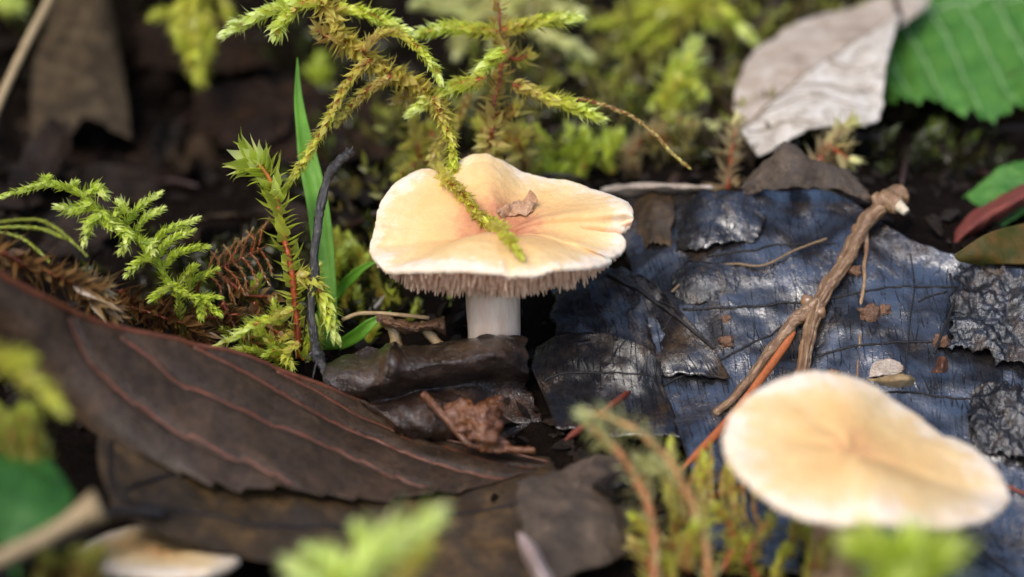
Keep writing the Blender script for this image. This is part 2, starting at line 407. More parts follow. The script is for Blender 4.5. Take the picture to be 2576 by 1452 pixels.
M['stem'] = flesh("mushroom_stem", (.68,.47,.34), (.88,.72,.57), .15, True, True)
M['stem_shaded'] = flesh("shaded_brown_stem", (.22,.12,.06), (.40,.26,.15), .1, False, True)  # second mushroom's stem: shade under the cap put into its brown
M['spine'], _nt, _b = mat_new("mushroom_spine")
_r = ramp(_nt, noise(_nt, coords(_nt, 'Object', 1000), .8, 3), [(.3, (.98,.72,.52)), (.7, (.99,.86,.70))]); L(_nt, _r.outputs[0], _b.inputs['Base Color']); _b.inputs['Roughness'].default_value = .5
_t = nd(_nt, "ShaderNodeBsdfTranslucent"); L(_nt, _r.outputs[0], _t.inputs[0]); _m = nd(_nt, "ShaderNodeMixShader"); _m.inputs[0].default_value = .6
L(_nt, _b.outputs[0], _m.inputs[1]); L(_nt, _t.outputs[0], _m.inputs[2]); L(_nt, _m.outputs[0], _nt.nodes["Material Output"].inputs[0])
M['under'] = flesh("mushroom_underside", (.82,.44,.27), (.88,.56,.38), 0.0)

# ------------------------------------------------------------------ ground
def build_ground():
    mb = MB(); n = 260
    def ax(i):
        t = i / (n - 1) * 2 - 1
        return .16 * t + 2.9 * t ** 7
    for j in range(n):
        for i in range(n):
            x, y = ax(i), ax(j) + .02
            z = gz(x, y)
            near = math.exp(-((x / .35) ** 2 + (y / .35) ** 2))
            z += .0016 * mnoise.fractal((x * 160, y * 160, 0), .9, 2.1, 4) * near + .03 * mnoise.noise((x * 5, y * 5, 3)) * (1 - near)
            rr = max(0, math.hypot(x, max(0, y - .1)) - .45) if y > -.3 else max(0, abs(x) - .8)
            z += min(1.6, rr * .95) * min(1, max(0, (y + .5) * 2)) if y > -.5 else 0  # unseen bowl of terrain, shaped to block low sky
            z -= .0022
            mb.add((x, y, z), 0, 0, (x * 1000, y * 1000))
    for j in range(n - 1):
        for i in range(n - 1):
            a = j * n + i; mb.f.append((a, a + 1, a + n + 1, a + n))
    o = mb.build("ground", M['soil'], origin=(0, 0, 0)); o["kind"] = "structure"
    o["label"] = "dark wet forest soil"; return o
build_ground()

# crumbled litter nobody could count
def build_crumbs():
    mb = MB(); rng = random.Random(3)
    for _ in range(5200):
        x = rng.uniform(-.13, .13); y = rng.uniform(-.10, .19)
        if y < -.018 and x < .022: continue
        z = gz(x, y) - .0012 + rng.uniform(-.0006, .0012)
        s = rng.uniform(.0006, .0024); a = rng.uniform(0, 6.28); t = rng.gauss(0, .45); q = rng.gauss(0, .45)
        R = Matrix.Rotation(a, 3, 'Z') @ Matrix.Rotation(t, 3, 'X') @ Matrix.Rotation(q, 3, 'Y')
        k = rng.randint(5, 7); c = Vector((x, y, z)); w = rng.uniform(.35, .9); b0 = len(mb.v)
        mb.add(c + R @ Vector((0, 0, s * .22)), 0, rng.random())
        for i in range(k):
            an = 6.283 * i / k + rng.uniform(-.3, .3); r = s * rng.uniform(.6, 1.15)
            mb.add(c + R @ Vector((math.cos(an) * r, math.sin(an) * r * w, rng.uniform(-.12, .12) * s)), 0, rng.random())
        mb.add(c + R @ Vector((0, 0, -s * .12)))
        for i in range(k):
            p, q2 = b0 + 1 + i, b0 + 1 + (i + 1) % k
            mb.f.append((b0, p, q2)); mb.f.append((b0 + k + 1, q2, p))
    tag(mb.build("leaf_crumbs", M['litter'], smooth=False), "crumbled dark leaf litter strewn over the soil", "litter", None, "stuff")
build_crumbs()

# unseen log, added to shade the left background; moss hangs from it
def build_shade_log():
    ax = [Vector((-.42, .165, .088)), Vector((-.25, .160, .084)), Vector((-.12, .158, .082)), Vector((-.012, .156, .080))]
    C = catmull(ax, 60); t = empty("added_shade_log", (-.2, .16, gz(-.2, .16)), "unseen log added above the tan hanging leaf to shade the background", "log"); mb = MB(); ns = 40
    for i, p in enumerate(C):
        for k in range(ns):
            a = 6.2832 * k / ns; d = Vector((0, math.cos(a), math.sin(a))); r = .042 * (1 + .16 * mnoise.fractal((p.x * 22, d.y * 2, d.z * 2), .9, 2, 4))
            mb.add(p + d * r, 0, 0, (p.x * 1000, a * 42))
    for i in range(59):
        for k in range(ns): k2 = (k + 1) % ns; mb.f.append((i * ns + k, i * ns + ns + k, i * ns + ns + k2, i * ns + k2))
    mb.build("bark", M['bark'], t); e = MB(); c = C[-1]; e.add(c + Vector((.006, 0, 0)))
    for k in range(ns): v = mb.v[59 * ns + k]; e.add(v)
    for k in range(ns): e.f.append((0, 1 + k, 1 + (k + 1) % ns))
    e.build("broken_end", M['bark'], t)
build_shade_log()

# ------------------------------------------------------------------ leaves
def surf(rows):
    """bicubic (Catmull-Rom) sheet through a grid of points"""
    R = len(rows)
    def cr(p0, p1, p2, p3, f): return .5 * (2 * p1 + (p2 - p0) * f + (2 * p0 - 5 * p1 + 4 * p2 - p3) * f * f + (3 * p1 - p0 - 3 * p2 + p3) * f ** 3)
    def line(q, u):
        N = len(q) - 1; t = u * N; k = max(0, min(int(t), N - 1)); f = t - k
        p1, p2 = q[k], q[k + 1]
        return cr(q[k - 1] if k else p1 * 2 - p2, p1, p2, q[k + 2] if k + 2 <= N else p2 * 2 - p1, f)
    def f(u, v):
        t = v * (R - 1); k = max(0, min(int(t), R - 2)); g = t - k
        p1 = line(rows[k], u); p2 = line(rows[k + 1], u)
        p0 = line(rows[k - 1], u) if k else p1 * 2 - p2
        p3 = line(rows[k + 2], u) if k + 2 < R else p2 * 2 - p1
        return cr(p0, p1, p2, p3, g)
    return f
def blade(name, rows, mat, parent, nu=60, nv=30, thick=.00018, wob=0.0, wsc=120, serr=0.0, teeth=0, rag=0.0, sides="v1", ripple=None, seed=0, holes=None):
    S = surf(rows); eps = 1e-3
    Lu = plen([S(i / 12, .5) for i in range(13)]) * 1000; Lv = plen([S(.5, i / 12) for i in range(13)]) * 1000
    def edge(t, k):
        e = 0
        if serr: e += serr * (1 - ((t * teeth + .13 * math.sin(t * 37 + k)) % 1.0)) * (.55 + .9 * abs(mnoise.noise((t * teeth * .7, k, seed))))
        if rag: e += rag * (mnoise.fractal((t * 9 + k * 5, seed, 1.7), 1.0, 2.2, 4) * .5 + .35)
        return max(0, e)
    def pos(u, v):
        uu, vv = u, v
        if "v1" in sides: vv *= 1 - edge(u, 1)
        if "v0" in sides: vv = 1 - (1 - vv) * (1 - edge(u, 2))
        if "u1" in sides: uu *= 1 - edge(v, 3)
        if "u0" in sides: uu = 1 - (1 - uu) * (1 - edge(v, 4))
        p = S(uu, vv); n = (S(min(1, uu + eps), vv) - S(max(0, uu - eps), vv)).cross(S(uu, min(1, vv + eps)) - S(uu, max(0, vv - eps)))
        if n.length > 0: n.normalize()
        if n.dot(CAM - p) < 0: n = -n
        h = 0
        if wob: h += wob * mnoise.fractal((p.x * wsc, p.y * wsc, p.z * wsc + seed), .9, 2.1, 4)
        if ripple: h += ripple(uu, vv)
        return p + n * h, n
    top, bot = MB(), None
    mb = MB(); G = []
    for j in range(nv + 1):
        for i in range(nu + 1):
            u, v = i / nu, j / nv; p, n = pos(u, v); G.append((p, n)); mb.add(p, v, 0, (u * Lu, v * Lv))
    W = nu + 1; base = len(mb.v)
    for (p, n), k in zip(G, range(len(G))): mb.add(p - n * thick, mb.a[k], 0, mb.uv[k])
    skip = set()
    for j in range(nv):
        for i in range(nu):
            if holes and holes((i + .5) / nu, (j + .5) / nv): skip.add((i, j)); continue
            a = j * W + i; mb.f.append((a, a + 1, a + W + 1, a + W)); a += base; mb.f.append((a, a + W, a + W + 1, a + 1))
    def wall(a, b): mb.f.append((a, b, b + base, a + base))
    for i in range(nu): wall(i + 1, i); wall(nv * W + i, nv * W + i + 1)
    for j in range(nv): wall(j * W, j * W + W); wall(j * W + W + nu, j * W + nu)
    o = mb.build(name, mat, parent)
    return o, (lambda u, v: pos(u, v))
def vein(name, pos, uvs, r0, r1, mat, parent, n=24, lift=.3, sides=5, flat=.7):
    pts = []
    cs = catmull([(u, v, 0) for u, v in uvs], n)
    for i, c in enumerate(cs):
        p, nn = pos(min(1, max(0, c[0])), min(1, max(0, c[1]))); r = r0 + (r1 - r0) * i / (n - 1)
        pts.append(p + nn * r * lift)
    mb = MB(); tube(mb, pts, lambda t: r0 + (r1 - r0) * t, sides, 1, .25)
    return mb.build(name, mat, parent)
def uv_of(rows, x, y):
    """rough inverse: which u, v of the sheet projects to photo pixel x, y"""
    S = surf(rows); best = None
    for j in range(25):
        for i in range(49):
            p = S(i / 48, j / 24) - CAM; d = p.dot(FWD); X = p.dot(RT) / d / K + 1288; Y = -p.dot(UP) / d / K + 726
            e = (X - x) ** 2 + (Y - y) ** 2
            if best is None or e < best[0]: best = (e, i / 48, j / 24)
    u, v, st = best[1], best[2], 1 / 48
    for _ in range(7):
        st *= .5; c = []
        for a in (-st, 0, st):
            for b in (-st, 0, st):
                U, V = min(1, max(0, u + a)), min(1, max(0, v + b)); p = S(U, V) - CAM; d = p.dot(FWD)
                c.append(((p.dot(RT) / d / K + 1288 - x) ** 2 + (-p.dot(UP) / d / K + 726 - y) ** 2, U, V))
        _, u, v = min(c)
    return u, v
def rowsP(r): return [[P(*c) for c in q] for q in r]
def rowsG(r, off=.001): return [[PG(c[0], c[1], c[2] if len(c) > 2 else off) for c in q] for q in r]
def cen(rows):
    q = [p for r in rows for p in r]; c = sum(q, Vector()) / len(q); c.z = min(p.z for p in q); return c

# --- large wet black leaf on the slope
rb = rowsG([[(1500,492,.0015),(1640,478,.002),(1780,468,.002),(1930,462,.002),(2100,470,.002),(2235,560,.002),(2400,628,.003),(2540,668,.003),(2660,700,.003)],
            [(1560,600),(1680,590),(1820,580),(1960,575),(2110,590),(2250,660),(2400,720),(2540,770),(2680,790)],
            [(1600,720),(1720,720),(1850,720),(1990,710),(2130,720),(2270,770),(2410,830),(2550,880),(2690,900)],
            [(1640,860),(1750,860),(1880,860),(2010,860),(2150,870),(2290,910),(2420,960),(2560,1000),(2700,1010)],
            [(1680,1010),(1790,1020),(1910,1030),(2040,1040),(2170,1050),(2310,1080),(2430,1120),(2570,1150),(2710,1160)],
            [(1740,1190),(1850,1210),(1960,1230),(2080,1240),(2200,1260),(2330,1280),(2450,1300),(2590,1320),(2720,1330)],
            [(1800,1400),(1900,1420),(2000,1440),(2120,1460),(2240,1480),(2350,1500),(2470,1510),(2610,1520),(2730,1520)]], .0012)
t = empty("wet_leaf", cen(rb), "large wet black leaf with pressed-in veins, sloping up behind the plain second mushroom", "leaf")
o, ps = blade("blade", rb, M['black'], t, 170, 120, .0002, .0011, 62, rag=.05, sides="v0", seed=2)
for q in [[(1777,639),(1904,619),(2101,606)], [(1717,782),(1880,768),(2018,753),(2162,731),(2336,712),(2500,716),(2600,725)], [(1990,890),(2051,882),(2219,863),(2436,852),(2580,850)],
          [(1830,1040),(2000,1020),(2300,985),(2580,985)], [(2362,1320),(2440,1372),(2520,1427),(2580,1470)], [(2200,1180),(2400,1120),(2600,1130)], [(1650,960),(1800,900),(1990,800)]]:
    vein("vein", ps, [uv_of(rb, *c) for c in q], .00022, .00014, M['vein_dark'], t, 40, .15)

# --- dull dark leaf between rolled leaf and black leaf
rd = rowsG([[(1345,870,.001),(1420,838,.004),(1520,835,.005),(1610,860,.005),(1660,905,.004)],
            [(1340,930,.001),(1430,900,.003),(1520,910,.003),(1610,930,.003),(1665,960,.002)],
            [(1370,1000),(1440,990),(1530,1000),(1620,1010),(1690,1020)],
            [(1400,1080),(1480,1090),(1560,1100),(1650,1100),(1720,1100)]], .001)
t = empty("dark_leaf", cen(rd), "dull dark brown leaf with rounded rim beside the rolled leaf", "leaf")
o, ps = blade("blade", rd, M['dull'], t, 60, 40, .0002, .0004, 160, rag=.04, sides="v0v1", seed=5)
vein("midrib", ps, [(.05,.5),(.5,.45),(.95,.3)], .0002, .0001, M['vein_dark'], t)

rd2 = rowsG([[(1350,700,.001),(1460,660,.003),(1540,660,.004),(1640,700,.004)], [(1380,760),(1480,740,.003),(1600,750,.003),(1720,790,.003)],
             [(1380,840),(1500,820),(1640,840),(1790,870)], [(1420,940,.0006),(1560,950,.0006),(1700,960,.0008),(1840,960,.0008)]], .0022)
t = empty("dark_leaf", cen(rd2), "dark wet leaf with long straight midrib behind the spiny mushroom's stem", "leaf")
o, ps = blade("blade", rd2, M['dull'], t, 60, 50, .0002, .0011, 120, rag=.1, sides="v0v1u0", seed=9)
vein("midrib", ps, [uv_of(rd2, *c) for c in [(1520,680),(1600,725),(1700,795),(1800,880)]], .0004, .00025, M['vein_dark'], t, 30)
for q in [[(1560,700),(1620,690),(1680,720)], [(1640,750),(1700,760)], [(1600,730),(1570,790)], [(1690,790),(1650,850)]]:
    vein("vein", ps, [uv_of(rd2, *c) for c in q], .00018, .0001, M['vein_dark'], t, 14)

# --- grey wet leaf scraps on the upper part of the black leaf
for lab, rows, mt in [
  ("wet grey-brown leaf scrap with curled rim lying on the black leaf's upper edge", [[(1700,520,.003),(1760,480,.004),(1840,470,.004),(1920,510,.003)], [(1690,580,.002),(1770,550,.004),(1850,540,.004),(1930,570,.002)], [(1700,640,.001),(1770,630,.003),(1850,610,.003),(1905,615,.002)]], 'blackbrown'),
  ("brown crumpled leaf scrap below the thin tan filament on the black leaf", [[(1680,690,.002),(1740,655,.003),(1810,655,.003),(1880,670,.002)], [(1690,730,.002),(1750,710,.004),(1820,705,.004),(1875,715,.002)], [(1700,770,.001),(1750,770,.002),(1820,765,.002),(1860,755,.002)]], 'decay'),
  ("crumpled tan-grey leaf heap at the black leaf's top, under the pale leaf", [[(1880,440,.003),(1930,390,.007),(1985,352,.009),(2040,400,.007),(2160,430,.005)], [(1860,470,.003),(1940,430,.006),(2000,410,.008),(2070,430,.006),(2190,470,.004)], [(1850,500,.001),(1930,480,.004),(2010,480,.005),(2090,480,.004),(2215,520,.002)]], 'grey_brown'),
  ("orange-brown rotten scrap showing through beside the mushroom cap's split rim", [[(1600,500,.001),(1640,480,.003),(1690,490,.002)], [(1590,540,.001),(1640,520,.003),(1700,530,.002)], [(1600,640,.001),(1640,620,.002),(1690,630,.001)]], 'mottled'),
  ("thin pale-edged wet leaf strip behind the mushroom cap's right rim", [[(1500,470,.003),(1600,462,.004),(1700,458,.004),(1800,465,.003)], [(1500,482,.003),(1600,474,.004),(1700,470,.004),(1800,476,.003)], [(1520,500,.001),(1600,495,.001),(1700,490,.001),(1790,492,.001)]], 'pale_grey_shaded')]:
    rr = rowsG(rows); t = empty("leaf_scrap", cen(rr), lab, "leaf scrap")
    blade("blade", rr, M[mt], t, 40, 28, .0002, .0006, 170, rag=.12, sides="v0v1u0u1", seed=len(lab))

# --- foreground brown leaf with red veins, its midrib the raised upper edge
rf = rowsP([[(-90,640,.276),(60,722,.281),(180,778,.286),(320,828,.292),(560,880,.300),(760,945,.306),(960,1030,.311),(1080,1095,.309),(1250,1130,.307),(1396,1165,.306)],
            [(-90,720,.278),(60,800,.281),(190,880,.285),(350,960,.289),(570,1010,.294),(760,1060,.299),(930,1110,.303),(1070,1140,.303),(1230,1155,.303),(1394,1168,.3055)],
            [(-90,800,.281),(50,890,.283),(200,990,.285),(370,1080,.286),(560,1130,.288),(740,1155,.292),(910,1180,.296),(1060,1185,.299),(1220,1178,.301),(1392,1171,.305)],
            [(-90,870,.285),(50,970,.286),(230,1090,.286),(470,1205,.284),(580,1238,.284),(740,1232,.287),(900,1262,.290),(1060,1248,.294),(1210,1222,.298),(1390,1174,.3045)]])
t = empty("brown_leaf", cen(rf), "matte brown serrated leaf with rust-red veins lying in front of the rolled leaf", "leaf")
uvv = lambda q: [uv_of(rf, *c) for c in q]
vq = [[(184,800),(230,905),(294,971),(415,1063),(535,1130),(635,1167),(736,1222)], [(311,845),(384,897),(468,966),(669,1053),(836,1126),(959,1180),(1073,1222)],
      [(491,868),(568,907),(702,975),(858,1063),(992,1123),(1093,1160),(1193,1183),(1277,1192)], [(700,928),(800,975),(900,1035),(1000,1085),(1120,1128),(1235,1138)],
      [(1090,1105),(1180,1135),(1300,1165),(1390,1172)]]
vuv = [uvv(q) for q in vq]
def rip(u, v):
    h = 0
    for c in vuv:
        for (a, b), (e, f) in zip(c[:-1], c[1:]):
            dx, dy = (e - a), (f - b) * .35; px, py = u - a, (v - b) * .35
            tt = max(0, min(1, (px * dx + py * dy) / (dx * dx + dy * dy + 1e-9))); d = math.hypot(px - tt * dx, py - tt * dy)
            h = max(h, math.exp(-(d / .012) ** 2))
    return -.0005 * h + .0007 * math.sin(u * 46 + v * 3) * max(0, v - .62)
o, ps = blade("blade", rf, M['fgleaf'], t, 150, 60, .00022, .0005, 70, serr=.075, teeth=15, sides="v1", ripple=rip, seed=4)
for c in vuv: vein("vein", ps, c, .00038, .00018, M['fgvein'], t, 60, -.62, 8)
vein("midrib", ps, [(0,.0),(.25,.0),(.5,.0),(.75,.0),(.99,.02)], .00048, .00016, M['fgvein'], t, 90, -.2, 8)
rng = random.Random(11)
for k in range(34):
    u = rng.uniform(.25, .95); v = rng.uniform(.08, .75)
    vein("veinlet", ps, [(u, v), (u + .012, v + .07), (u + .02, v + .15)], .00007, .00004, M['fgleaf'], t, 8, .6, 4)

# --- leaves beneath it
rl = [[(265,1010,.291),(480,1090,.294),(800,1150,.301),(1150,1150,.307),(1380,1150,.308)], [(245,1160,.280),(500,1235,.2845),(800,1280,.289),(1150,1270,.295),(1420,1250,.297)],
      [(285,1290,.270),(430,1350,.2715),(700,1430,.276),(1050,1500,.279),(1420,1500,.281)]]
rl = rowsP(rl); t = empty("mottled_leaf", cen(rl), "dark mottled leaf with black stalk beneath the red-veined brown leaf", "leaf")
o, ps = blade("blade", rl, M['mottled'], t, 80, 50, .0002, .0008, 80, rag=.04, sides="v0v1", seed=3)
mb = MB(); tube(mb, catmull([P(-60,1475,.244), P(60,1415,.252), P(180,1345,.261), P(285,1290,.2690), P(420,1295,.274)], 30), lambda q: .0013 - .0007 * q, 8, 1, .1); mb.build("leaf_stalk", M['blacktwig'], t)
for c in [[(.02,.9),(.3,.75),(.7,.6),(.98,.5)], [(.05,.8),(.2,.4),(.4,.1)], [(.02,.8),(.03,.4),(.04,.05)]]: vein("vein", ps, c, .00035, .00018, M['vein_dark'], t, 30)
rl = rowsG([[(1290,1210,.003),(1400,1185,.003),(1480,1150,.003),(1560,1140,.002)], [(1300,1270,.004),(1410,1260,.004),(1510,1230,.004),(1590,1215,.002)],
            [(1312,1340,.005),(1420,1330,.004),(1520,1320,.004),(1598,1300,.002)], [(1395,1470,.004),(1460,1440,.003),(1530,1420,.002),(1580,1390,.001)]])
t = empty("grey_brown_leaf", cen(rl), "plain grey-brown leaf with frayed edge beyond the serrated leaf's tip", "leaf")
blade("blade", rl, M['grey_brown'], t, 50, 40, .00022, .0007, 150, rag=.05, sides="v0u0u1", seed=8)
rl = rowsG([[(1302,1338,.0052),(1325,1350,.007),(1350,1372,.0065)], [(1310,1390,.006),(1340,1395,.009),(1375,1415,.0065)], [(1340,1465,.006),(1375,1465,.009),(1405,1475,.0065)]])
t = empty("leaf_fold", cen(rl), "small pinkish pale folded leaf flap on the grey-brown leaf's left edge", "leaf scrap")
blade("blade", rl, M['pinkpale'], t, 20, 30, .0004, .0003, 200, sides="")
rl = rowsG([[(1490,1215,.004),(1530,1195,.006),(1575,1190,.006),(1600,1210,.004)], [(1490,1225,.005),(1530,1222,.008),(1575,1220,.008),(1605,1235,.005)], [(1510,1245,.002),(1540,1262,.004),(1580,1265,.004),(1600,1255,.002)]])
t = empty("leaf_scrap", cen(rl), "shiny blue-black curled scrap on the grey-brown leaf by the arching front moss", "leaf scrap")
blade("blade", rl, M['black'], t, 30, 24, .0002, .0003, 200, sides="")

# --- rolled wet leaf in front of the stem
rr = rowsP([[(822,935,.322),(900,905,.322),(985,890,.323),(1070,885,.324),(1180,868,.324),(1250,862,.324),(1322,865,.322)],
            [(812,922,.314),(890,893,.314),(985,877,.3125),(1070,872,.313),(1180,855,.313),(1250,846,.3135),(1330,852,.316)],
            [(812,950,.309),(900,925,.308),(985,905,.3055),(1060,910,.3065),(1180,893,.308),(1260,885,.3095),(1338,890,.314)],
            [(838,985,.309),(915,985,.307),(985,960,.306),(1050,952,.307),(1180,932,.309),(1265,925,.311),(1335,940,.315)],
            [(865,990,.312),(940,1010,.311),(1000,1000,.312),(1060,982,.312),(1180,968,.3135),(1260,963,.315),(1335,970,.318)],
            [(890,1000,.310),(960,1030,.307),(1010,1020,.306),(1060,1015,.306),(1150,1015,.309),(1250,1010,.315),(1350,1000,.316)],
            [(930,1030,.309),(985,1066,.306),(1020,1072,.305),(1065,1075,.3045),(1150,1085,.307),(1260,1080,.312),(1365,1050,.314)],
            [(960,1060,.311),(1010,1098,.308),(1040,1105,.308),(1075,1110,.308),(1160,1114,.310),(1270,1120,.313),(1385,1095,.314)]])
t = empty("rolled_leaf", cen(rr), "rolled-up glossy dark brown leaf wrapped in front of the mushroom stem", "leaf")
o, ps = blade("blade", rr, M['rolled'], t, 110, 120, .00025, .0006, 95, rag=.03, sides="u0u1", seed=12, ripple=lambda u, v: .0009 * math.exp(-((u - .33 - .12 * (v - .2)) / .035) ** 2) * max(0, 1 - abs(v - .25) * 4) - .0007 * math.exp(-((u - .22) / .05) ** 2) * max(0, 1 - abs(v - .3) * 3) + .00022 * math.sin(u * 30 - 16 * v) * math.sin(v * 14 + 3 * u))
vein("vein", ps, [(.34,.12),(.33,.25),(.30,.40)], .00025, .0001, M['rolled'], t, 20, .5)
vein("vein", ps, [(.35,.13),(.45,.28),(.5,.42)], .00022, .0001, M['rolled'], t, 20, .5)
rr = rowsP([[(1132,1022,.308),(1170,1004,.307),(1215,996,.307),(1266,988,.307)], [(1122,1045,.304),(1165,1025,.3015),(1215,1022,.301),(1268,1025,.305)],
            [(1135,1075,.303),(1175,1060,.2995),(1222,1062,.2995),(1272,1065,.304)], [(1150,1098,.3025),(1185,1100,.299),(1235,1108,.2995),(1290,1110,.304)],
            [(1172,1120,.304),(1215,1128,.3015),(1270,1136,.3015),(1350,1139,.304)]])
t = empty("curled_leaf", cen(rr), "small shiny red-brown crumpled leaf with ridges on the brown leaf", "leaf")
blade("blade", rr, M['redbrown'], t, 70, 60, .0003, .0013, 300, rag=.12, sides="v0u1u0", seed=6, ripple=lambda u, v: .0004 * math.sin(v * 26 + u * 14 + 2.5 * math.sin(u * 7)) * max(0, v - .35) * 1.5)
mb = MB(); tube(mb, catmull([P(1066,992,.306), P(1100,1028,.3035), P(1128,1060,.302), P(1155,1092,.302), P(1200,1122,.3015), P(1345,1134,.303)], 60), lambda q: .00055 - .0001 * q, 8, 1, .3); mb.build("leaf_stalk", M['redbrown'], t)

# --- pale dead leaf, top right
rp = rowsP([[(1842,268,.366),(1858,185,.375),(1908,110,.384),(1990,62,.390),(2110,20,.396),(2245,-30,.402)],
            [(1852,300,.362),(1895,222,.369),(1960,155,.376),(2045,98,.383),(2145,52,.389),(2252,0,.396)],
            [(1862,322,.358),(1930,262,.363),(2010,200,.370),(2100,135,.376),(2180,85,.382),(2262,25,.388)]])
t = empty("pale_leaf", cen(rp), "bleached white dead leaf folded along its midrib at the green bramble leaf", "leaf")
blade("blade", rp, M['pale_grey_shaded'], t, 60, 24, .0003, .0008, 110, rag=.06, sides="v0", seed=21)  # upper half is the shaded side, given the darker material
rp2 = rowsP([[(1862,322,.3577),(1930,262,.3627),(2010,200,.3697),(2100,135,.3757),(2180,85,.3817),(2262,25,.3877)],
             [(1885,360,.355),(1970,300,.358),(2060,245,.362),(2150,215,.366),(2205,125,.374),(2262,30,.386)],
             [(1911,396,.353),(2010,340,.355),(2110,318,.357),(2212,303,.361),(2230,165,.370),(2264,38,.385)]])
o, ps = blade("blade", rp2, M['pale'], t, 80, 30, .0003, .0007, 110, serr=.07, teeth=13, sides="v1", seed=22)
for c in [[(.0,.02),(.3,.02),(.6,.02),(.98,.02)], [(.15,.06),(.35,.4),(.6,.85)], [(.35,.06),(.5,.4),(.7,.8)], [(.02,.2),(.2,.6),(.3,.95)], [(.55,.06),(.66,.4),(.8,.8)]]:
    vein("vein", ps, c, .0002, .0001, M['tanvein'], t, 30, .1)
mb = MB(); tube(mb, catmull([P(2258,-40,.40), P(2256,10,.393), P(2262,40,.386)], 12), .0006, 7); mb.build("leaf_stalk", M['darktwig'], t)
rp = rowsP([[(2262,-40,.395),(2320,-40,.397),(2370,-40,.40)], [(2264,10,.391),(2310,10,.393),(2345,-5,.397)], [(2268,70,.386),(2290,50,.389),(2330,20,.394)]])
blade("blade", rp, M['pale_grey_shaded'], t, 16, 16, .0003, .0003, 150, sides="")

# --- green leaves, right
rp = rowsP([[(2240,-90,.418),(2380,-110,.42),(2520,-110,.42),(2640,-100,.42),(2760,-80,.42)], [(2235,60,.399),(2370,40,.399),(2500,30,.399),(2630,30,.398),(2750,30,.398)],
            [(2228,170,.386),(2350,170,.384),(2490,180,.382),(2620,170,.381),(2740,170,.381)], [(2222,262,.378),(2345,262,.373),(2490,305,.371),(2620,255,.370),(2730,260,.372)]])
t = empty("bramble_leaf", cen(rp), "large green serrated bramble leaf beside the bleached leaf", "leaf")
o, ps = blade("blade", rp, M['bramble'], t, 90, 60, .00025, .0006, 90, serr=.09, teeth=15, sides="v1", seed=30, ripple=lambda u, v: .0004 * math.sin((u - .42 * v) * 38 + math.sin(v * 9)))
for k in range(7): vein("vein", ps, [(max(0, -.14 + .16 * k), .30), (max(.01, .02 + .16 * k), .60), (min(1, .14 + .16 * k), .93)], .0003, .00012, M['bramble_vein'], t, 24)
vein("midrib", ps, [(0,.32),(.4,.28),(.98,.25)], .0005, .0003, M['bramble_vein'], t, 30)
rp = rowsP([[(2286,605,.352),(2385,535,.354),(2445,475,.356),(2520,418,.358),(2660,380,.36)], [(2292,625,.347),(2390,600,.348),(2460,550,.350),(2540,500,.352),(2660,450,.354)], [(2300,648,.343),(2385,662,.342),(2470,600,.345),(2560,540,.347),(2660,500,.35)]])
t = empty("green_leaf", cen(rp), "downy green leaf with red rolled edge behind the black leaf's rim", "leaf")
blade("blade", rp, M['bramble'], t, 50, 24, .0003, .0004, 150, serr=.05, teeth=12, sides="v0", seed=31)
rp = rowsP([[(2372,640,.343),(2402,575,.345),(2475,515,.347),(2576,462,.349),(2660,430,.351)], [(2380,645,.338),(2415,595,.340),(2485,542,.342),(2580,492,.344),(2660,460,.347)], [(2392,650,.341),(2440,602,.343),(2500,562,.345),(2585,518,.347),(2660,480,.349)]])
blade("rolled_edge", rp, M['redleaf'], t, 50, 20, .0003, .0004, 260, serr=.12, teeth=12, sides="v1", seed=32)
rp = rowsG([[(2400,640,.006),(2480,590,.007),(2576,560,.007),(2680,540,.007)], [(2410,655,.005),(2480,630,.006),(2580,610,.006),(2680,600,.006)], [(2470,668,.003),(2520,665,.004),(2590,665,.004),(2680,660,.004)]])
t = empty("olive_leaf", cen(rp), "dim olive-orange leaf below the red rolled leaf edge", "leaf")
blade("blade", rp, M['olive'], t, 40, 20, .0002, .0004, 150, seed=33)
rp = rowsP([[(-60,1160,.262),(40,1130,.262),(130,1150,.262)], [(-60,1260,.256),(60,1240,.254),(190,1255,.256)], [(-60,1380,.251),(20,1370,.250),(110,1330,.251)]])
t = empty("green_leaf", cen(rp), "dark green rounded leaf beside the blunt tan stick", "leaf")
blade("blade", rp, M['darkgreen'], t, 40, 40, .0003, .0006, 110, seed=34, rag=.05, sides="v0v1u1")
mb = MB(); tube(mb, catmull([P(60,1250,.2555), P(40,1380,.257), PG(40,1450)], 12), .0004, 6); mb.build("leaf_stalk", M['darkgreen'], t)

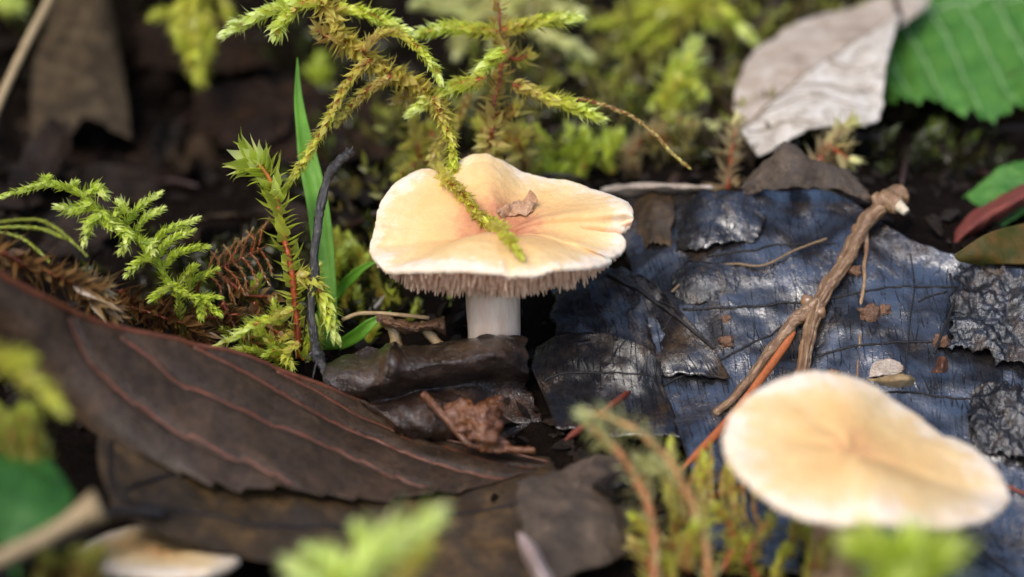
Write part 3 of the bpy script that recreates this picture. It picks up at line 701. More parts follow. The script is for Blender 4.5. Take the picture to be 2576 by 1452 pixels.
# --- background leaves, left
rp = rowsP([[(140,-50,.416),(105,90,.405),(78,200,.398),(72,370,.388)], [(200,-50,.415),(170,100,.404),(150,200,.397),(160,350,.387)], [(235,-50,.415),(225,90,.404),(215,190,.397),(217,298,.390)],
            [(260,-50,.417),(265,90,.406),(290,180,.399),(262,315,.390)], [(275,-50,.42),(290,90,.41),(310,170,.402),(340,355,.392)]])
t = empty("tan_leaf", cen(rp), "blotched tan dead leaf hanging point-down in the dark beside the straw", "leaf")
o, ps = blade("blade", rp, M['bgtan'], t, 60, 60, .0003, .0009, 100, rag=.04, sides="u1v0v1", seed=41)
for c in [[(0,.25),(.3,.2),(.6,.15),(.97,.1)], [(.3,.6),(.6,.7),(.9,.7)], [(.5,.65),(.7,.45),(.9,.4)]]: vein("vein", ps, c, .0003, .00015, M['bgtan'], t, 24)
BGL = [("flat brown leaf with wet glints behind the grass blade", [[(463,205),(600,200),(760,215),(920,235)], [(466,285),(600,290),(760,300),(930,310)], [(474,352),(600,400),(760,440),(930,450)]], .400, .386),
       ("brown leaf with a white wet glint behind the hanging moss", [[(790,270),(900,255),(1010,262),(1090,280)], [(800,320),(910,305),(1010,315),(1090,330)], [(810,400),(910,420),(1010,420),(1080,420)]], .392, .374),
       ("dark brown leaf edge low in the hollow behind the feathery moss", [[(300,330),(450,370),(560,420),(680,430)], [(280,420),(430,470),(560,520),(680,540)], [(260,520),(420,570),(560,600),(680,610)]], .402, .376),
       ("shadowed brown leaf behind the drooping moss clump", [[(330,40),(430,20),(560,30),(700,60)], [(330,110),(430,110),(560,120),(700,130)], [(340,190),(450,200),(560,200),(700,200)]], .425, .408),
       ("dark leaf under the straw in the black corner", [[(-80,330),(40,340),(160,380),(260,400)], [(-80,400),(40,410),(160,440),(260,460)], [(-80,470),(40,500),(160,530),(250,540)]], .398, .374),
       ("ochre-brown leaf behind the yellow background moss", [[(1480,150),(1560,110),(1640,140),(1700,200)], [(1470,210),(1550,200),(1640,220),(1690,260)], [(1460,270),(1550,290),(1640,290),(1680,320)]], .412, .388),
       ("dark rust leaf between background moss and bleached leaf", [[(1740,60),(1800,30),(1880,40),(1930,60)], [(1730,150),(1790,140),(1850,140),(1890,130)], [(1720,260),(1770,270),(1820,270),(1850,260)]], .415, .39)]
for i, (lab, rows, d0, d1) in enumerate(BGL):
    rr = [[P(x, y, d0 + (d1 - d0) * j / 2) for x, y in q] for j, q in enumerate(rows)]
    t = empty("brown_leaf", cen(rr), lab, "leaf"); o, ps = blade("blade", rr, M['bgbrown'], t, 50, 40, .0003, .003, 70, rag=.22, sides="v0v1u0u1", seed=50 + i)
    vein("midrib", ps, [(.03,.4),(.5,.5),(.97,.45)], .0004, .0002, M['bgbrown'], t, 20)
# ------------------------------------------------------------------ mushrooms
def closed(pts, n):
    N = len(pts); out = []
    for i in range(n):
        t = i / n * N; k = int(t); f = t - k
        p0, p1, p2, p3 = (pts[(k + j - 1) % N] for j in range(4))
        out.append(.5 * (2 * p1 + (p2 - p0) * f + (2 * p0 - 5 * p1 + 4 * p2 - p3) * f * f + (3 * p1 - p0 - 3 * p2 + p3) * f ** 3))
    return out
def mushroom(name, label, rim_px, cen_px, y0, ry, zs, rs, foot, n_sp, sp_len, slit=None, front=1.0, NT=420, NS=64, foot_r=None, indiv=290, seed=1, fpow=1.5, abase=0.0, stemm='stem', dip=1.0):
    """rim_px: (x, y, side) around the rim, side -1 near, +1 far; zs: height where underside meets the stem; rs: stem radius"""
    rng = random.Random(seed)
    c = PY(cen_px[0], cen_px[1], y0)
    xs = [PY(x, y, y0).x for x, y, s in rim_px]; xm = (max(xs) + min(xs)) / 2; hw = (max(xs) - min(xs)) / 2
    rim = []
    for (x, y, s), X in zip(rim_px, xs):
        rim.append(PY(x, y, y0 + s * ry * math.sqrt(max(0, 1 - ((X - xm) / hw) ** 2))))
    R = closed(rim, NT)
    for i in range(NT):
        d = (R[i] - c); d.z = 0; d.normalize()
        R[i] = R[i] + d * (.00016 * mnoise.fractal((R[i].x * 1500, R[i].y * 1500, seed), .8, 2, 3)) + Vector((0, 0, .00012 * mnoise.noise((R[i].x * 900, R[i].y * 900, 5))))
    RS = [r.copy() for r in R]
    for _ in range(60): RS = [(RS[i - 1] + RS[i] * 2 + RS[(i + 1) % NT]) / 4 for i in range(NT)]
    t = empty(name, foot, label, "mushroom", None)
    ang = lambda v: math.atan2(v.y - c.y, v.x - c.x)
    sl = []
    if slit:
        for (px, py, s0, dep) in slit:
            q = PY(px, py, y0); sl.append((min(range(NT), key=lambda i: (P2(R[i])[0] - px) ** 2 + (P2(R[i])[1] - py) ** 2), s0, dep))
    mb = MB()
    def top(i, s):
        w_ = min(1, max(0, (s - .62) / .38)); w_ = w_ * w_ * (3 - 2 * w_); r = RS[i].lerp(R[i], w_); fr = max(0, -(r - c).normalized().y)
        F = 1 - (1 - s) ** fpow
        z = c.z + (r.z - c.z) * F + front * .0012 * fr * math.sin(math.pi * min(1, s * 1.02)) ** 1.2
        a = ang(r)
        z += .0003 * math.sin(3 * a + 1 + seed) * math.sin(math.pi * s) + 0.0001 * math.sin(7 * a + 5 * s) * s * (1 - s) * 2
        z -= dip * .0011 * math.exp(-(s / .17) ** 2) - .0003 * math.exp(-((s - .12) / .06) ** 2) * math.sin(5 * a)
        z += .00025 * mnoise.fractal(((r.x - c.x) * s * 260 + seed, (r.y - c.y) * s * 260, 0), .9, 2.0, 4) * (1 - s * .4)
        if s > .93: z -= .00035 * ((s - .93) / .07) ** 2
        k = 0
        for (i0, s0, dep) in sl:
            di = min(abs(i - i0), NT - abs(i - i0)); g = math.exp(-(di / (NT * .0085)) ** 2) * max(0, min(1, (s - s0) / (1 - s0) * 2.2))
            z -= dep * g; k = max(k, g)
        return Vector((c.x + (r.x - c.x) * s, c.y + (r.y - c.y) * s, z)), k
    cidx = mb.add(top(0, 0)[0], abase, 0)
    for j in range(1, NS + 1):
        s = (j / NS) ** .9
        for i in range(NT):
            p, k = top(i, s); mb.add(p, abase + s * (1 - abase), min(1, k * 1.3))
    # rolled rim to underside edge
    for q, (ds, dz) in enumerate(((.006, -.00025), (-.004, -.0006))):
        for i in range(NT):
            p, k = top(i, 1); d = (p - c); d.z = 0
            mb.add(p + d * ds + Vector((0, 0, dz)), .97, min(1, k))
    for i in range(NT): mb.f.append((cidx, 1 + i, 1 + (i + 1) % NT))
    for j in range(NS + 1):
        b0 = 1 + j * NT
        for i in range(NT):
            i2 = (i + 1) % NT; mb.f.append((b0 + i, b0 + NT + i, b0 + NT + i2, b0 + i2))
    mb.build("cap", M['cap'], t)
    sx, sy = foot[0], foot[1]
    def under(i, w):              # w 0 at rim, 1 at stem
        p, _ = top(i, 1); e = p + (p - c) * -.004 + Vector((0, 0, -.0006))
        a = math.atan2(e.y - c.y, e.x - c.x); q = Vector((c.x + (sx - c.x) * .7 + math.cos(a) * rs, c.y + (sy - c.y) * .7 + math.sin(a) * rs, zs))
        g = w ** 1.05
        return Vector((e.x + (q.x - e.x) * w, e.y + (q.y - e.y) * w, e.z + (q.z - e.z) * g))
    mu = MB(); NU = 16
    for j in range(NU + 1):
        for i in range(NT): mu.add(under(i, j / NU), 0, 0)
    for j in range(NU):
        for i in range(NT):
            i2 = (i + 1) % NT; a = j * NT; mu.f.append((a + i, a + NT + i, a + NT + i2, a + i2))
    mu.build("underside", M['under'], t)
    ms = MB(); fr = foot_r or rs
    ctop = Vector((c.x + (sx - c.x) * .7, c.y + (sy - c.y) * .7, zs)); f3 = Vector(foot)
    pts = catmull([f3, f3.lerp(ctop, .35) + Vector((.0003, 0, 0)), f3.lerp(ctop, .75), ctop + Vector((0, 0, .0008))], 30)
    base = len(ms.v); ns = 48
    for k, p in enumerate(pts):
        q = k / 29; r = fr + (rs - fr) * q + .0006 * max(0, q - .8) * 5 + .0004 * max(0, .2 - q) * 5
        for i in range(ns):
            a = 6.2832 * i / ns; rr = r * (1 + .035 * mnoise.noise((math.cos(a) * 2, math.sin(a) * 2, q * 2 + seed)) + .012 * math.sin(a * 11))
            ms.add((p.x + math.cos(a) * rr, p.y + math.sin(a) * rr, p.z))
    for k in range(29):
        for i in range(ns):
            i2 = (i + 1) % ns; ms.f.append((k * ns + i, k * ns + i2, k * ns + ns + i2, k * ns + ns + i))
    ms.build("stem", M[stemm], t)
    if not n_sp: return t, top, c
    # spines
    def spine_shape(n, lean):
        vs, fs = [], []
        prof = [(0, 1.25), (.35, 1.0), (.72, .72), (.93, .42), (1, .1)]; k = 6
        for z, w in prof:
            for i in range(k):
                a = 6.2832 * i / k; vs.append((math.cos(a) * w * .5 + lean * z * z, math.sin(a) * w * .5, -z))
        for r in range(len(prof) - 1):
            for i in range(k): fs.append((r * k + i, r * k + k + i, r * k + k + (i + 1) % k, r * k + (i + 1) % k))
        fs.append(tuple((len(prof) - 1) * k + i for i in range(k))[::-1])
        return vs, fs
    shapes = [spine_shape(i, (-.5, -.2, 0, .25, .55)[i]) for i in range(5)]
    allsp = []
    for _ in range(n_sp):
        i = rng.randrange(NT); w = 1 - math.sqrt(rng.uniform(.06, 1)); p = under(i, min(.97, w * 1.03 + .012))
        if any((p - q[0]).length_squared < .00064 ** 2 for q in allsp): continue
        ln = sp_len * (min(1, .18 + w * 3.2)) * (1 - .25 * max(0, w - .6)) * rng.uniform(.75, 1.15); wd = .00047 * rng.uniform(.8, 1.2) * (.7 + .3 * min(1, w * 4))
        vis = -(p.y - c.y) + .25 * abs(p.x - c.x) * 0 - 6 * 0
        rad = (p - c); rad.z = 0; rad.normalize()
        allsp.append((p + Vector((0, 0, .0001)), ln, wd, rng.uniform(0, 6.28), vis if abs(w - .3) < .5 else vis - .01, rng.randrange(5), rad))
    allsp.sort(key=lambda q: -q[4])
    meshes = []
    for vs, fs in shapes:
        m = bpy.data.meshes.new("spine"); m.from_pydata(vs, [], fs); m.polygons.foreach_set("use_smooth", [True] * len(m.polygons)); m.materials.append(M['spine']); meshes.append(m)
    rest = MB(); org = parent_origin(t)
    for k, (p, ln, wd, rot, vis, sh, rad) in enumerate(allsp):
        ax = Vector((rad.y, -rad.x, 0)); tilt = rng.uniform(-.05, .22)
        mat = Matrix.Translation(p) @ Matrix.Rotation(tilt, 4, ax) @ Matrix.Rotation(rot, 4, 'Z') @ Matrix.Diagonal((wd, wd, ln, 1))
        if k < indiv:
            o = bpy.data.objects.new("spine", meshes[sh]); COL.objects.link(o); o.parent = t
            o.matrix_local = Matrix.Translation(-org) @ mat
        else:
            b0 = len(rest.v)
            for v in shapes[sh][0]: rest.add(mat @ Vector(v))
            for f in shapes[sh][1]: rest.f.append(tuple(b0 + q for q in f))
    if rest.v: rest.build("spines", M['spine'], t, kind="stuff")
    return t, top, c
def P2(p):
    q = p - CAM; d = q.dot(FWD); return q.dot(RT) / d / K + 1288, -q.dot(UP) / d / K + 726

z5 = lambda X, Y: (858.7 + X * .33438, 357.8 + Y * .33441)
rim1 = [(*z5(X, Y), s) for X, Y, s in [(215,765,-.4),(240,680,.2),(258,600,.6),(268,510,.9),(310,410,1),(400,295,1),(500,222,1),(600,192,1),(690,205,1),(780,200,1),(850,155,1),(910,112,1),(980,82,1),(1060,73,1),(1150,95,1),
  (1270,150,1),(1370,205,1),(1460,235,1),(1580,258,1),(1700,272,1),(1800,297,1),(1900,337,1),(2050,385,1),(2130,412,1),(2180,465,.8),(2197,530,.45),(2185,590,.15),(2140,625,0),(2085,645,-.1),(2125,692,-.25),(2140,750,-.5),(2110,800,-.65),(2050,832,-.78),
  (1975,846,-.8),(2030,868,-.85),(1985,893,-.92),(1900,908,-1),(1800,916,-1),(1640,926,-1),(1560,942,-1),(1490,966,-1),(1400,976,-1),(1330,966,-1),(1270,978,-1),(1200,955,-1),(1060,947,-1),(900,937,-1),(700,932,-1),(560,938,-1),(420,948,-1),(330,932,-1),(275,880,-1),(230,830,-1)]]
foot1 = (0.0, 0.0005, -.004)
msh1, top1, c1 = mushroom("hedgehog_mushroom", "cream-orange spiny-bellied mushroom with wavy split cap and moss strand across it", rim1, z5(1195,650), 0.0, .0155, .0108, .0037, foot1, 4200, .0024,
    slit=[(858.7+2085*.33438, 357.8+645*.33441, .66, .0017)], foot_r=.0035, seed=1)
z3 = lambda X, Y: (1717 + X * .3344, 966 + Y * .3344)
rim2 = [(1821,1097,1),(1830,1058,1),(1846,1025,1),(1880,992,1),(1931,960,1),(1985,938,1),(2050,928,1),(2120,935,1),(2180,955,1),(2219,976,1),(2252,1003,1),(2302,1033,1),(2342,1068,1),(2376,1092,1),(2419,1103,1),(2469,1133,1),(2509,1173,1),(2533,1220,1),
        (2536,1255,-1),(2503,1286,-1),(2453,1304,-1),(2386,1314,-1),(2285,1314,-1),(2235,1304,-1),(2185,1301,-1),(2135,1305,-1),(2085,1303,-1),(2035,1294,-1),(1984,1277,-1),(1934,1250,-1),(1884,1207,-1),(1844,1167,-1),(1824,1130,-1)]
y2 = P(2135,1126,.2725).y
ft2 = P(2118,1300,.2725); ft2 = Vector((ft2.x, y2 + .001, gz(ft2.x, y2) - .004)); c2z = PY(2135,1126,y2).z
msh2, top2, c2 = mushroom("hedgehog_mushroom", "smooth pale orange mushroom leaning over the wet black leaf", rim2, (2135,1122), y2, .0145, c2z - .0052, .0028, tuple(ft2), 1500, .0016, foot_r=.0032, indiv=200, seed=4, front=.9, abase=.33, stemm='stem_shaded', dip=.35, fpow=1.25)
rim3 = [(188,1390,0),(215,1362,1),(270,1335,1),(340,1318,1),(420,1322,1),(500,1345,1),(570,1380,1),(600,1405,0),(540,1432,-1),(460,1446,-1),(390,1448,-1),(330,1440,-1),(270,1432,-1),(215,1412,-1)]
y3 = P(390,1390,.2735).y; ft3 = P(400,1400,.2735); ft3 = Vector((ft3.x, y3, gz(ft3.x, y3) - .004)); c3z = PY(395,1385,y3).z
mushroom("hedgehog_mushroom", "small white-edged mushroom cap tucked under the dark mottled leaf", rim3, (395,1388), y3, .0095, c3z - .0022, .0016, tuple(ft3), 0, .001, NT=160, NS=30, seed=7, front=.3, abase=.35)

# crumb and moss bit lying on the first cap
def lump(name, label, cat, c, rx, ry, rz, mat, seed, group=None, n=14):
    mb = MB()
    for j in range(n + 1):
        th = math.pi * j / n
        for i in range(n * 2):
            a = math.pi * i / n; v = Vector((math.sin(th) * math.cos(a), math.sin(th) * math.sin(a), math.cos(th)))
            k = 1 + .45 * mnoise.fractal(v * 1.6 + Vector((seed, 0, 0)), .9, 2, 4)
            mb.add(c + Vector((v.x * rx * k, v.y * ry * k, v.z * rz * k)))
    for j in range(n):
        for i in range(n * 2):
            i2 = (i + 1) % (n * 2); mb.f.append((j * 2 * n + i, j * 2 * n + 2 * n + i, j * 2 * n + 2 * n + i2, j * 2 * n + i2))
    return tag(mb.build(name, mat), label, cat, group)
def on_cap(top, c, px, py, off=0.0, NT=420):
    best = None
    for i in range(0, NT, 4):
        for s in (.02,.06,.1,.14,.18,.22,.26,.3,.35,.4,.45,.5,.55,.6,.65,.7,.75,.8,.85,.9,.95):
            q = top(i, s)[0]; X, Y = P2(q); e = (X - px) ** 2 + (Y - py) ** 2
            if best is None or e < best[0]: best = (e, q)
    return best[1] + Vector((0, 0, off))
cr = empty("leaf_flake", on_cap(top1, c1, *z5(1290,560)), "brown translucent flake with crumbly base in the cream-orange cap's hollow", "leaf scrap")
rr = [[on_cap(top1, c1, *z5(1160,545), .0006), on_cap(top1, c1, *z5(1280,520), .0009), on_cap(top1, c1, *z5(1400,480), .0009), on_cap(top1, c1, *z5(1440,500), .0007)],
      [on_cap(top1, c1, *z5(1170,560), .0008), on_cap(top1, c1, *z5(1280,545), .0013), on_cap(top1, c1, *z5(1400,520), .0012), on_cap(top1, c1, *z5(1440,530), .0008)],
      [on_cap(top1, c1, *z5(1190,590), .0002), on_cap(top1, c1, *z5(1290,590), .0003), on_cap(top1, c1, *z5(1400,565), .0003), on_cap(top1, c1, *z5(1435,545), .0002)]]
M['flake'] = litter_mat("cap_crumb", [(.34,.15,.07),(.55,.31,.17),(.66,.43,.27)], (.25,.45), .8, .0002, coat=.3)
blade("crumbly_base", rr, M['flake'], cr, 40, 16, .0003, .0004, 900, rag=.12, sides="v0v1u0", seed=2)
q = on_cap(top1, c1, *z5(1400,490), .0004)
rr = [[q + Vector((-.0011,.0002,.0002)), q + Vector((-.0003,.0003,.0013)), q + Vector((.0002,.0003,.0022))], [q + Vector((-.0006,0,0)), q + Vector((.0004,0,.0010)), q + Vector((.0009,.0002,.0016))], [q + Vector((.0002,-.0003,-.0003)), q + Vector((.0009,-.0002,.0003)), q + Vector((.0013,0,.0008))]]
blade("flap", rr, M['flake'], cr, 14, 14, .00012, .0001, 900, sides="")

# ------------------------------------------------------------------ moss
def leaflet(mb, p, T, rad, ln, wd, spread, curl, age, rnd, cup=.25, seg=5):
    """one pointed moss leaf leaving the stem at p"""
    side = T.cross(rad); ang = spread; q = p.copy(); rows = []
    prof = (.55, 1.0, .92, .62, .28, .03) if seg == 5 else (.6, 1.0, .55, .04)
    for k in range(seg + 1):
        d = T * math.cos(ang) + rad * math.sin(ang); nn = rad * math.cos(ang) - T * math.sin(ang)
        w = wd * prof[k] * .5; ag = min(1, age + (.06 * k / seg))
        a = mb.add(q - side * w + nn * w * cup, ag, rnd); b = mb.add(q - nn * 0, ag, rnd); c = mb.add(q + side * w + nn * w * cup, ag, rnd); rows.append((a, b, c))
        q = q + d * (ln / seg); ang += curl / seg
    for r, s in zip(rows[:-1], rows[1:]):
        mb.f.append((r[0], r[1], s[1], s[0])); mb.f.append((r[1], r[2], s[2], s[1]))
KIND = {  # leaf length, width, spread, curl, leaves per mm, stem radius
 'branch': (.00135, .00075, .95, -.30, 15, .00026), 'thick': (.0018, .0010, .95, -.40, 14, .00034), 'spiky': (.0034, .0013, 1.0, .35, 4.6, .00042),
 'fine': (.0010, .0006, .85, -.25, 18, .0002), 'thin': (.0006, .0003, .40, -.1, 9, .00019), 'main': (.0025, .0014, 1.0, .35, 4.2, .00042), 'soft': (.0020, .0010, .8, -.2, 9, .0003), 'sparse': (.0026, .0008, 1.1, .1, 3.0, .0007), 'feather': (.0008, .00026, .55, .2, 7, .00012), 'bold': (.0040, .0020, .75, .2, 4.2, .0005)}
def moss_branch(t, pts, kind, a0, a1, leafm, stemm, rng, scale=1.0, gscale=1.0):
    ln, wd, sp, cu, den, sr = KIND[kind]; ln *= scale; wd *= scale; sr *= scale; den /= scale
    Ln = plen(pts) * 1000; n = max(8, int(Ln * 3)); P_ = catmull(pts, n)
    for i in range(n): P_[i] = P_[i] + Vector(mnoise.noise_vector(P_[i] * 400)) * .00022
    mb = MB(); tube(mb, P_, lambda q: sr * (1 - .6 * q), 6, 1, .35, age=lambda q: a0 + (a1 - a0) * q)
    br = mb.build("branch", stemm, t)
    T, N = frames(P_); cnt = int(Ln * den); ml = MB(); phi = rng.random() * 6.28
    tip = 1.0
    for k in range(cnt + 9):
        q = min(1, (k + .5) / cnt); x = q * (n - 1); i = min(int(x), n - 2); f = x - i
        p = P_[i].lerp(P_[i + 1], f); tt = T[i]; nn = N[i]; bb = tt.cross(nn)
        phi += 2.399 + rng.uniform(-.8, .8); rad = nn * math.cos(phi) + bb * math.sin(phi)
        ag = a0 + (a1 - a0) * q + rng.uniform(-.08, .08); e = 1.0 if q < .8 else 1 - .35 * (q - .8) / .2
        sprd = sp * rng.uniform(.45, 1.5) * (1 if q < .93 else .55)
        if k > cnt: sprd *= rng.uniform(.2, 1)
        l2 = ln * e * rng.uniform(.6, 1.4)
        leaflet(ml, p + rad * sr * .6, tt, rad, l2, wd * e * rng.uniform(.75, 1.15), sprd, cu + rng.uniform(-.6, .8), max(0, min(1, ag)), rng.random(), .3, 5 if kind in ('spiky', 'main', 'bold', 'thick', 'branch') else 3)
    ml.build("leaflets", leafm, br, kind="stuff")
    return br
def moss(label, branches, d, leafm='moss', stemm='mstem', group=None, name="moss_shoot", scale=1.0, base=None, pre=None):
    """branches: (kind, age0, age1, [(x, y) or (x, y, d)], optional depth shift)"""
    rng = random.Random(hash_(label)); paths = []
    for b in branches:
        dd = b[4] if len(b) > 4 else 0
        paths.append([v if isinstance(v, Vector) else P(v[0], v[1], (v[2] if len(v) > 2 else d) + dd) for v in b[3]])
    if pre: paths[0] = pre(paths[0][0]) + paths[0]
    allp = [p for q in paths for p in q]; org = base or paths[0][0]
    t = empty(name, org, label, "moss", group)
    for b, p in zip(branches, paths): moss_branch(t, p, b[0], b[1], b[2], M[leafm], M[stemm], rng, scale)
    return t
def hash_(s):
    h = 7
    for ch in s: h = (h * 131 + ord(ch)) % 1000003
    return h
def arch(p):
    """the shoot comes over from the bank behind, above the picture"""
    if p.x < -.014: return [Vector((p.x + .003, .128, .068)), Vector((p.x + .003, .112, .073)), Vector((p.x + .002, .5 * p.y + .055, max(p.z + .018, .062))), Vector((p.x + .001, p.y + .01, p.z + .011))]
    yb = max(.15, p.y + .06)
    return [Vector((p.x + .004, yb, gz(p.x + .004, yb) - .001)), Vector((p.x + .003, yb - .015, max(p.z + .012, gz(p.x, yb) + .02))), Vector((p.x + .001, p.y + .02, p.z + .011))]
def down(p):
    return [Vector((p.x, p.y + .002, gz(p.x, p.y + .002) - .002))]
def up_from_ground(x, y): return PG(x, y, -.001)

# main shoot arching over the cap
cap_tail = [P(1128,335,.330), P(1098,375,.3315), P(1100,415,.3325), on_cap(top1, c1, 1122, 462, .0012), on_cap(top1, c1, 1160, 508, .0011), on_cap(top1, c1, 1205, 560, .0012), on_cap(top1, c1, 1240, 596, .0019), on_cap(top1, c1, 1272, 632, .0019), on_cap(top1, c1, 1305, 664, .0010)]
moss("red-stemmed moss shoot arching over the spiny mushroom, its tail lying across the cap", [
  ('main', .3, .42, [(815,-25),(835,45),(862,100),(912,138),(965,178),(1040,208),(1088,245),(1112,290),(1128,335)]),
  ('thick', .62, 1.0, [(815,4),(740,10),(690,22),(625,50),(565,85)], -.001), ('thick', .65, .95, [(745,22),(712,48),(692,92)], -.004), ('thick', .55, .95, [(840,18),(905,28),(960,48),(1022,78)], .001),
  ('branch', .2, .98, [(915,128),(948,88),(1000,84),(1052,120),(1088,165),(1106,205)], -.003), ('branch', .32, .6, [(930,150),(885,190),(850,252),(808,332),(760,412),(722,468)], -.004),
  ('branch', .3, .45, [(985,192),(925,228),(882,268),(848,310)], -.002), ('branch', .25, .85, [(1090,245),(1112,295),(1132,345),(1142,400),(1140,448)], -.003),
  ('branch', .3, .6, cap_tail), ('main', .1, .3, [(870,105),(830,95),(800,75)]), ('main', .1, .3, [(1000,190),(1040,235),(1010,250)], .003)], .326, pre=arch)
moss("dark red-stemmed moss shoot with bright tips standing up behind the spiny mushroom's cap", [
  ('main', .25, .12, [(1190,520,.340),(1205,440,.340),(1236,345),(1240,285),(1256,200),(1264,125),(1258,60),(1252,-30)]),
  ('thick', .55, .92, [(1252,80),(1190,72),(1115,70),(1048,88)], -.002), ('thick', .4, .92, [(1266,78),(1320,62),(1390,50),(1458,46)], -.001),
  ('thick', .75, 1.0, [(1278,128),(1240,148),(1205,185),(1178,218)], -.006), ('thick', .5, 1.0, [(1220,196),(1150,214),(1088,246),(1032,284)], -.007),
  ('thick', .25, .95, [(1288,212),(1368,242),(1440,266),(1512,300)], -.004), ('thin', .1, .4, [(1330,240),(1480,254),(1572,285),(1642,332),(1690,385),(1732,422)], -.003),
  ('branch', .05, .25, [(1300,268),(1252,308),(1216,365)], .002), ('main', .3, .4, [(1262,130),(1300,150),(1330,135)], .002), ('main', .2, .4, [(1245,285),(1290,290),(1300,270)], .002)], .333)
moss("tangle of withered pale brown moss behind the cap's back lobe", [
  ('main', .5, .4, [(1062,440,.352),(1058,395),(1048,340),(1035,285)]), ('branch', .3, .3, [(1180,238),(1158,290),(1148,320)]), ('main', .35, .5, [(1105,430,.35),(1095,360),(1085,320)]), ('main', .3, .55, [(1120,400),(1050,410),(1005,440)]),
  ('branch', .3, .5, [(1090,340),(1050,360),(1015,372)]), ('main', .2, .5, [(1225,420,.352),(1290,340),(1345,345)]), ('main', .3, .5, [(1250,420,.352),(1230,350),(1200,310)]), ('main', .2, .4, [(1320,430,.354),(1310,370),(1280,330)])], .347, 'moss', pre=down)
# feathery moss on the left
moss("feathery bright green moss frond with comb-like side branches on the left", [
  ('fine', .6, .85, [(450,745),(425,712),(395,660),(352,608),(310,570),(250,528),(200,486),(130,462),(60,478),(-30,508)]),
  ('fine', .7, 1, [(318,562),(350,522),(402,488)]), ('fine', .7, 1, [(340,582),(370,544),(408,526)]), ('fine', .6, .95, [(375,622),(420,578),(498,552)]), ('fine', .6, .9, [(396,648),(430,602),(482,580)]),
  ('fine', .55, .85, [(412,672),(452,634),(518,622)]), ('branch', .75, .95, [(252,532),(225,562),(213,608)], -.004), ('branch', .7, .95, [(232,508),(190,525),(150,522)], -.004), ('branch', .7, .95, [(215,492),(240,472),(262,490)], -.003),
  ('branch', .7, 1, [(305,575),(318,600),(305,632)], -.003), ('branch', .7, 1, [(285,545),(310,530),(300,512)], -.003), ('branch', .75, 1, [(352,608),(372,612),(384,628)], -.003), ('fine', .6, .9, [(385,650),(350,655),(322,692)], -.003), ('branch', .75, .95, [(250,530),(268,560),(320,590)], -.003),
  ('fine', .5, .8, [(428,720),(402,738),(384,756)], -.003), ('fine', .5, .75, [(428,718),(480,744),(548,750)], -.003), ('fine', .5, .7, [(440,735),(470,690),(490,672)]), ('fine', .5, .7, [(470,740),(485,705),(545,680)], .002), ('fine', .5, .75, [(500,748),(505,772),(508,802)], -.003), ('fine', .5, .75, [(515,750),(535,775),(550,790)], -.003), ('fine', .6, .8, [(200,486),(180,470),(190,462)]), ('fine', .6, .8, [(130,462),(110,452),(118,446)])], .317, 'mossg', 'mstem_green', pre=down)
# upright spiky shoot: each of its leaves is big enough to be told apart
def spiky_shoot():
    lab = "upright spiky green moss shoot with red stem beside the black twig"; rng = random.Random(5)
    pts = [P(752,900,.320), P(750,840,.319), P(742,760,.3185), P(735,690,.318), P(716,600,.318), P(702,530,.318), P(685,465,.318), P(652,415,.3175), P(620,402,.3175)]
    t = empty("moss_shoot", pts[0], lab, "moss"); C = catmull(pts, 60); mb = MB()
    tube(mb, C, lambda q: .00055 * (1 - .55 * q), 7, 1, .3, age=lambda q: .1 + .75 * q); mb.build("stem", M['mstem'], t)
    T, N = frames(C); phi = 0; org = parent_origin(t)
    for k in range(150):
        q = .06 + .94 * (k / 149) ** .78; i = min(58, int(q * 59)); p = C[i]; phi += 2.39 + rng.uniform(-.9, .9)
        rad = N[i] * math.cos(phi) + T[i].cross(N[i]) * math.sin(phi)
        top_ = max(0, (q - .6) / .4); ml = MB()
        ln = (.0026 + .0018 * top_) * rng.uniform(.75, 1.25) * (1 if q > .3 else .75)
        leaflet(ml, p + rad * .0003, T[i], rad, ln, (.0014 + .0004 * top_) * rng.uniform(.8, 1.25), (1.0 - .2 * top_) * rng.uniform(.55, 1.35), rng.uniform(-.7, 1.1), min(1, .25 + .55 * q + rng.uniform(-.15, .15) + .1 * top_), rng.random(), .35, 5)
        ml.build("leaf", M['mossg'], t)
    for b in [('branch', .5, .95, [(738,780),(680,800),(620,826),(548,872)], -.005), ('thick', .4, .95, [(748,690),(790,712),(826,780),(842,850)], -.004), ('branch', .4, .8, [(745,720),(775,700),(800,668)], .001), ('branch', .3, .6, [(752,800),(790,830),(800,880)], .003), ('branch', .4, .7, [(750,830),(690,860),(650,850)], .004), ('branch', .4, .7, [(752,860),(720,890),(735,925)], -.003)]:
        moss_branch(t, [P(x, y, .3185 + b[4]) for x, y in b[3]], b[0], b[1], b[2], M['moss'], M['mstem'], rng)
spiky_shoot()
moss("brown withered feathery frond between the green moss shoots", [('thin', .1, .1, [(500,722),(560,672),(610,650),(668,622)])] +
     [('feather', .3, .7, [(520 + 22 * k, 702 - 14 * k), (520 + 22 * k + 8, 702 - 14 * k - 34), (520 + 22 * k + 22 + 4 * (k % 3), 702 - 14 * k - 66 + 10 * (k % 2))], .001 * (k % 3)) for k in range(7)] +
     [('feather', .2, .6, [(528 + 20 * k, 694 - 12 * k), (528 + 20 * k + 22, 694 - 12 * k + 26), (528 + 20 * k + 34 + 6 * (k % 3), 694 - 12 * k + 66 + 14 * (k % 2))], -.001 * (k % 3)) for k in range(7)] +
     [('feather', .3, .6, [(545 + 30 * k, 690 - 18 * k), (550 + 30 * k, 660 - 18 * k), (535 + 30 * k, 640 - 18 * k)]) for k in range(4)], .323, 'mossdead', pre=down)
